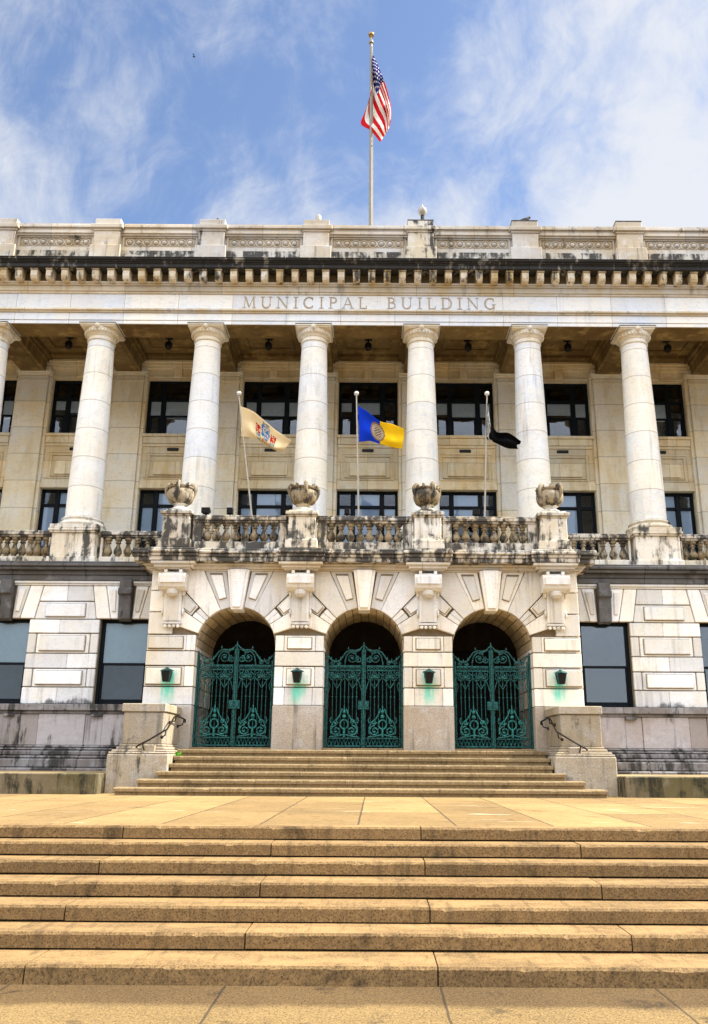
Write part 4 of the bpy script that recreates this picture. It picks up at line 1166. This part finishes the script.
# cream state flag
buff = flagmats([(.82,.68,.42), (.05,.22,.50), (.55,.03,.025), (.25,.30,.30), (.50,.24,.05), (.80,.66,.42)])
def f_state(s, t, i, j):
    x = (s-.55)/.26; y = (t-.46)/.40
    if (i*7+j*11+(i*j) % 5) % 10 < 3: return 0
    if abs(x) < .33 and -.75 < y < .35 and (y < 0 or abs(x) < .33*(1-y*1.6)): 
        return 5 if (j % 6 == 2 and abs(x) < .2) else 1
    if .40 < abs(x) < .80 and -.55 < y < .55: return 2 if y < .15 else 3
    if abs(x) < .4 and .35 < y < .85: return 4
    if abs(x) < .7 and .6 < y < .95: return 3
    if abs(x) < .28 and -1.05 < y < -.75: return 3
    return 0
flag('state_flag', [
    [pt(240,406), pt(252,411,-.12), pt(264,420,.05), pt(277,431,-.12), pt(292,441,.03)],
    [pt(240.5,416), pt(251,421,-.05), pt(263,431,.10), pt(276,440,-.08), pt(289,444,.05)],
    [pt(241,427), pt(251,431,-.10), pt(263,440,.02), pt(274,447,-.15), pt(286,448,.0)],
    [pt(241.5,437), pt(252,438,-.02), pt(264,444,.08), pt(275,450,-.05), pt(284,452,.05)]], buff, f_state, 60, 40,
    'cream flag with a blue and red coat of arms flying from the left balcony pole')
# blue and yellow city flag
city = flagmats([(.012,.055,.62), (.90,.62,.02), (.30,.20,.10), (.55,.45,.33), (.10,.06,.04)])
def f_city(s, t, i, j):
    x = (s-.45)/.16; y = (t-.52)/.36; r = x*x+y*y
    if r < .25: return 4 if ((i//2+j//2) % 2) else 3
    if r < .7: return 3 if (i+j) % 3 else 2
    if r < 1: return 2
    return 0 if s < .50 else 1
flag('city_flag', [
    [pt(358,406), pt(368,412,-.08), pt(380,421,.06), pt(392,424,-.12), pt(404,429,.04)],
    [pt(358.5,418), pt(369,422,.02), pt(380,429,.14), pt(392,434,-.04), pt(404,436,.1)],
    [pt(359,430), pt(369,432,-.06), pt(380,437,.08), pt(391,441,-.1), pt(403,442,.02)],
    [pt(359,442), pt(370,441,.04), pt(380,444,.12), pt(391,447,0), pt(402,449,.08)]], city, f_city, 60, 40,
    'blue and yellow flag with an oval seal flying from the middle balcony pole')
# black flag, half furled
blk = flagmats([(.008,.008,.009), (.62,.62,.60)])
def f_blk(s, t, i, j):
    if abs(s-.10-.16*t) < .028: return 1
    d = math.hypot((s-.16)/.10, (t-.45)/.42)
    if .80 < d < 1.0: return 1
    if d < .55 and (i*3+j*5) % 7 < 2: return 1
    return 1 if (t > .9 and .3 < s < .38) else 0
flag('black_flag', [
    [pt(487,401), pt(490,416,-.12), pt(496,431,.02), pt(509,433,-.12), pt(521,441,.0)],
    [pt(486.5,414), pt(490,428,-.2), pt(497,438,.1), pt(508,438,-.02), pt(520,444,.06)],
    [pt(486,428), pt(489,435,-.12), pt(497,440,-.05), pt(508,441,-.15), pt(517,445,.0)],
    [pt(486,439), pt(489,440,-.02), pt(496,443,.06), pt(507,448,0), pt(518,449,.05)]], blk, f_blk, 60, 40,
    'black flag with white markings drooping from the right balcony pole')

# roof flagpole and national flag
YR = 30.0
top = at(371.2, 41, YR); bot = at(371.6, 222, YR)
base = Vector((bot.x, YR, 17.355))
t = thing('flagpole', 'tall grey flagpole with a gilt ball standing on the roof', 'flagpole', base)
d = top-base
m = MB(); m.tube([(0,0,0), d*.35, d*.7, d], [.095,.085,.07,.055], 12); m.build('pole', POLED, t, 0, True)
m = MB(); m.ball(d+Vector((0,0,.34)), .13, 14); m.tube([d, d+Vector((0,0,.25))], .03, 8); m.build('finial', GOLD, t, 0, True)
m = MB(); m.tube([d+Vector((0,0,-.12)), d+Vector((0,0,0))], [.11,.09], 10); m.build('truck', POLED, t, 0, True)
m = MB(); m.tube([d*.10+Vector((.10,-.05,0)), d*.98+Vector((.07,-.04,0))], .008, 5); m.build('halyard', POLEM, t)
m = MB(); m.tube([d*.22+Vector((.06,-.08,0)), d*.22+Vector((.06,-.12,.0)), d*.235+Vector((.06,-.14,0))], .03, 6); m.build('cleat', BLACKM, t)
usm = flagmats([(.62,.022,.03), (.82,.80,.76), (.03,.03,.16), (.85,.84,.82)])
def pr_(u, v, dy=0): return tuple(at(u, v, YR-.12+dy))
def f_us(s, t, i, j):
    if s < .42 and t < 7/13:
        a = s/.42*11; b = t/(7/13)*9
        if (int(a)+int(b)) % 2 == 0 and abs(a-int(a)-.5) < .24 and abs(b-int(b)-.5) < .26: return 3
        return 2
    return 0 if int(t*13) % 2 == 0 else 1
flag('national_flag', [
    [pr_(372.3,53), pr_(379,68,.2), pr_(386.5,88,-.15), pr_(391,108,.15), pr_(390.5,124,-.1)],
    [pr_(372.3,60), pr_(375.5,72,-.15), pr_(383,91,.25), pr_(389,111,-.2), pr_(389.5,127,.1)],
    [pr_(372.3,67), pr_(373.8,82,.2), pr_(380.5,99,-.25), pr_(386.5,115,.2), pr_(388,130,-.1)],
    [pr_(372.2,79), pr_(370.5,100,.2), pr_(374,114,.3), pr_(380.5,125,-.15), pr_(385,135,.1)],
    [pr_(371.5,92), pr_(364.5,113,.3), pr_(361,124,.15), pr_(371,131,.1), pr_(380,142,.0)]], usm, f_us, 110, 65,
    'red, white and blue striped flag hanging limp from the tall roof flagpole')

# ------------------------------------------------------------------ small things on the roof and balcony
t = thing('roof_lamp', 'small white globe lamp with a pointed cap on a dark post on the parapet', 'lamp', (.5*S+.08, 24.2, 18.842))
m = MB(); m.tube([(0,0,0),(0,0,.38)], .06, 8); m.build('post', BLACKM, t)
m = MB(); m.lathe([(.06,.36),(.11,.40),(.15,.50),(.14,.58),(.08,.62)], 0, 0, 14); m.build('globe', WHITEG, t, 0, True)
m = MB(); m.lathe([(.10,.615),(.06,.67),(.03,.72),(.004,.80)], 0, 0, 10); m.build('cap', POLEM, t, 0, True)
t = thing('roof_floodlight', 'pale floodlight with a dark bracket on the parapet pedestal left of the roof flagpole', 'floodlight', (-.5*S-.02, 24.2, 18.802))
m = MB(); m.tube([(0,0,0),(0,0,.16)], .035, 8); m.tube([(-.10,0,.16),(.02,0,.16)], .03, 6); m.build('bracket', BLACKM, t)
m = MB(); m.lathe([(.05,.12),(.09,.16),(.10,.28),(.07,.36),(.02,.38)], .06, -.02, 10); m.build('lamp_head', WHITEG, t, 0, True)
t = thing('roof_vent', 'small dark peaked vent cap on the left parapet pedestal', 'vent', (-1.5*S+.1, 24.2, 18.802))
m = MB(); m.lathe([(.20,.0),(.20,.05),(.10,.15),(.02,.25)], 0, 0, 4); m.build('cap', BLACKM, t)
m = MB(); m.box(-.12,.12,-.12,.12,-.0,.02); m.build('base', BLACKM, t)
t = thing('pigeon', 'dark pigeon resting on the parapet pedestal right of the centre', 'bird', (1.5*S+.05, 24.1, 18.842))
m = MB(); m.tube([(-.22,0,.09),(-.12,0,.10),(0,0,.12),(.09,0,.16),(.13,0,.22),(.17,0,.23),(.20,0,.22)], [.02,.06,.09,.075,.045,.045,.01], 10); m.build('body', simple('pigeon_feathers', (.04,.038,.04), .7), t, 0, True)
m = MB(); m.tube([(0.02,-.03,0),(.02,-.03,.06)], .01, 5); m.tube([(0.02,.03,0),(.02,.03,.06)], .01, 5); m.build('leg', BLACKM, t)
def floodlight(p_, s, label):
    t = thing('floodlight', label, 'floodlight', p_, 0, 'small floodlights behind the balcony balustrade')
    m = MB(); m.tube([(0,0,-.0),(0,0,.10)], .03, 6); m.box(-.09,.09,-.02,.02,.06,.09); m.build('bracket', BLACKM, t)
    m = MB(); m.prism_x([(-.08,.08),(.08,.11),(.08,.19),(-.10,.24)], -.12*s, .12*s); m.build('lamp_head', BLACKM, t, .01)
for u, sgn, lab in ((206, 1, 'small dark floodlight just right of the leftmost urn'), (230, .7, 'small dark floodlight left of the left balcony flagpole'), (476, .8, 'small dark floodlight left of the right balcony flagpole'), (347, .6, 'small dark floodlight left of the middle balcony flagpole')):
    x = at(u, 512, 22.35).x
    floodlight((x, YB+.02, 8.262), sgn, lab)

# weed at the stair pier and a far bird
m = MB(); rr = random.Random(3)
for i in range(34):
    a = rr.uniform(0, 2*pi); L_ = rr.uniform(.06,.15); w = rr.uniform(.012,.028); el = rr.uniform(.5,1.3)
    d_ = Vector((cos(a)*cos(el), sin(a)*cos(el), sin(el))); sd_ = Vector((-sin(a), cos(a), 0))*w
    b_ = Vector((rr.uniform(-.06,.06), rr.uniform(-.04,.04), 0)); mid = b_+d_*L_*.6; tip = b_+d_*L_+Vector((0,0,-.02))
    m.add([b_-sd_*.3, b_+sd_*.3, mid+sd_, tip, mid-sd_], [(0,1,2,3,4)])
o = m.build('weed', LEAF, None, loc=(-4.40, 20.98+.1, LAND-SR+.002)); tag(o, 'small bright green weed sprouting from the steps beside the left stair pier', 'weed')
p_ = at(194, 57, 60)
m = MB(); m.tube([(-.12,0,0),(0,0,.02),(.14,0,0)], [.02,.05,.01], 8); m.add([(0,-.03,.02),(.06,.05,.02),(-.08,-.26,.10),(.02,-.22,.10)], [(0,1,3,2)]); m.add([(0,.03,.02),(.06,-.05,.02),(-.08,.26,.10),(.02,.22,.10)], [(0,1,3,2)])
o = m.build('bird', BLACKM, None, loc=p_); tag(o, 'tiny dark bird flying high in the blue sky at the left', 'bird')

# ------------------------------------------------------------------ sky and sun
EL, AZ = radians(46), radians(88.0)         # azimuth from +Y towards +X
w = bpy.data.worlds.new('World'); SC.world = w; w.use_nodes = True
T = NT.__new__(NT); T.t = w.node_tree; T.t.nodes.clear(); T.out = T.t.nodes.new('ShaderNodeOutputWorld')
sky = T.n('ShaderNodeTexSky'); sky.sky_type = 'NISHITA'; sky.sun_disc = False; sky.sun_elevation = EL; sky.sun_rotation = AZ
sky.air_density = 1.0; sky.dust_density = .6; sky.ozone_density = 2.0; sky.altitude = 50
tc = T.n('ShaderNodeTexCoord'); dirv = tc.outputs['Generated']
o = T.xyz(dirv)
warp = T.noise(dirv, 1.3, 5, .6)
dv = T.n('ShaderNodeVectorMath', operation='MULTIPLY_ADD'); T.put(dv.inputs[0], warp); dv.inputs[1].default_value = (.55,.55,.55); T.put(dv.inputs[2], T.scaled(dirv, (1.0, 1.0, .72)))
n1 = T.noise(dv.outputs[0], 3.4, 10, .60, .25)
n2 = T.noise(T.scaled(dirv, (1.0, 1.0, .45)), 12.0, 9, .66, .5)
nn = T.math('ADD', T.math('MULTIPLY', n1, .66), T.math('MULTIPLY', n2, .34))
# more cloud towards the right of the building, and an added, unseen bright bank behind the viewer lighting the facade
cov = T.math('ADD', T.math('MULTIPLY', T.step(o[0], -.02, .36), .235), T.math('MULTIPLY', T.step(o[1], .35, -.30), .40))
cov = T.math('ADD', cov, T.step(o[2], .66, .42, .03, .085))
mk = T.step(T.math('ADD', nn, cov), .47, .73)
SKYB = T.mix(1.0, sky.outputs[0], (1.12,1.09,1.12), 'MULTIPLY')
front = T.step(o[1], .22, -.20)
high = T.mix(T.step(o[2], .10, .62), (2.6,2.7,2.9), (16.5,16.6,17.2))
cl = T.mix(front, (4.1,4.2,4.4), high)
c = T.mix(T.math('MULTIPLY', mk, .92), SKYB, cl)
bg = T.n('ShaderNodeBackground'); bg.inputs['Strength'].default_value = .09; T.put(bg.inputs[0], c)
T.t.links.new(bg.outputs[0], T.out.inputs[0])
ld = bpy.data.lights.new('sun', 'SUN'); ld.energy = 4.6; ld.angle = radians(1.0); ld.color = (1.0,.93,.80)
lo = bpy.data.objects.new('sun', ld); COL.objects.link(lo)
tosun = Vector((cos(EL)*sin(AZ), cos(EL)*cos(AZ), sin(EL)))
lo.rotation_euler = (-tosun).to_track_quat('-Z', 'Y').to_euler(); lo.location = (30, 20, 40)

# ------------------------------------------------------------------ camera
cd = bpy.data.cameras.new('camera'); cam = bpy.data.objects.new('camera', cd); COL.objects.link(cam)
cd.sensor_width = 36; cd.sensor_fit = 'AUTO'; cd.lens = FPX*36/1024; cd.shift_x = -22/1024; cd.clip_end = 2000; cd.clip_start = .05
cam.matrix_world = Matrix.Translation((CX, 0, EYE)) @ Matrix.Rotation(radians(90)+TH, 4, 'X') @ Matrix.Rotation(ROLL, 4, 'Z')
SC.camera = cam
SC.view_settings.view_transform = 'Standard'; SC.view_settings.look = 'None'; SC.view_settings.gamma = 1; SC.view_settings.exposure = 1.24
SC.cycles.max_bounces = 8; SC.cycles.diffuse_bounces = 5; SC.cycles.transparent_max_bounces = 12
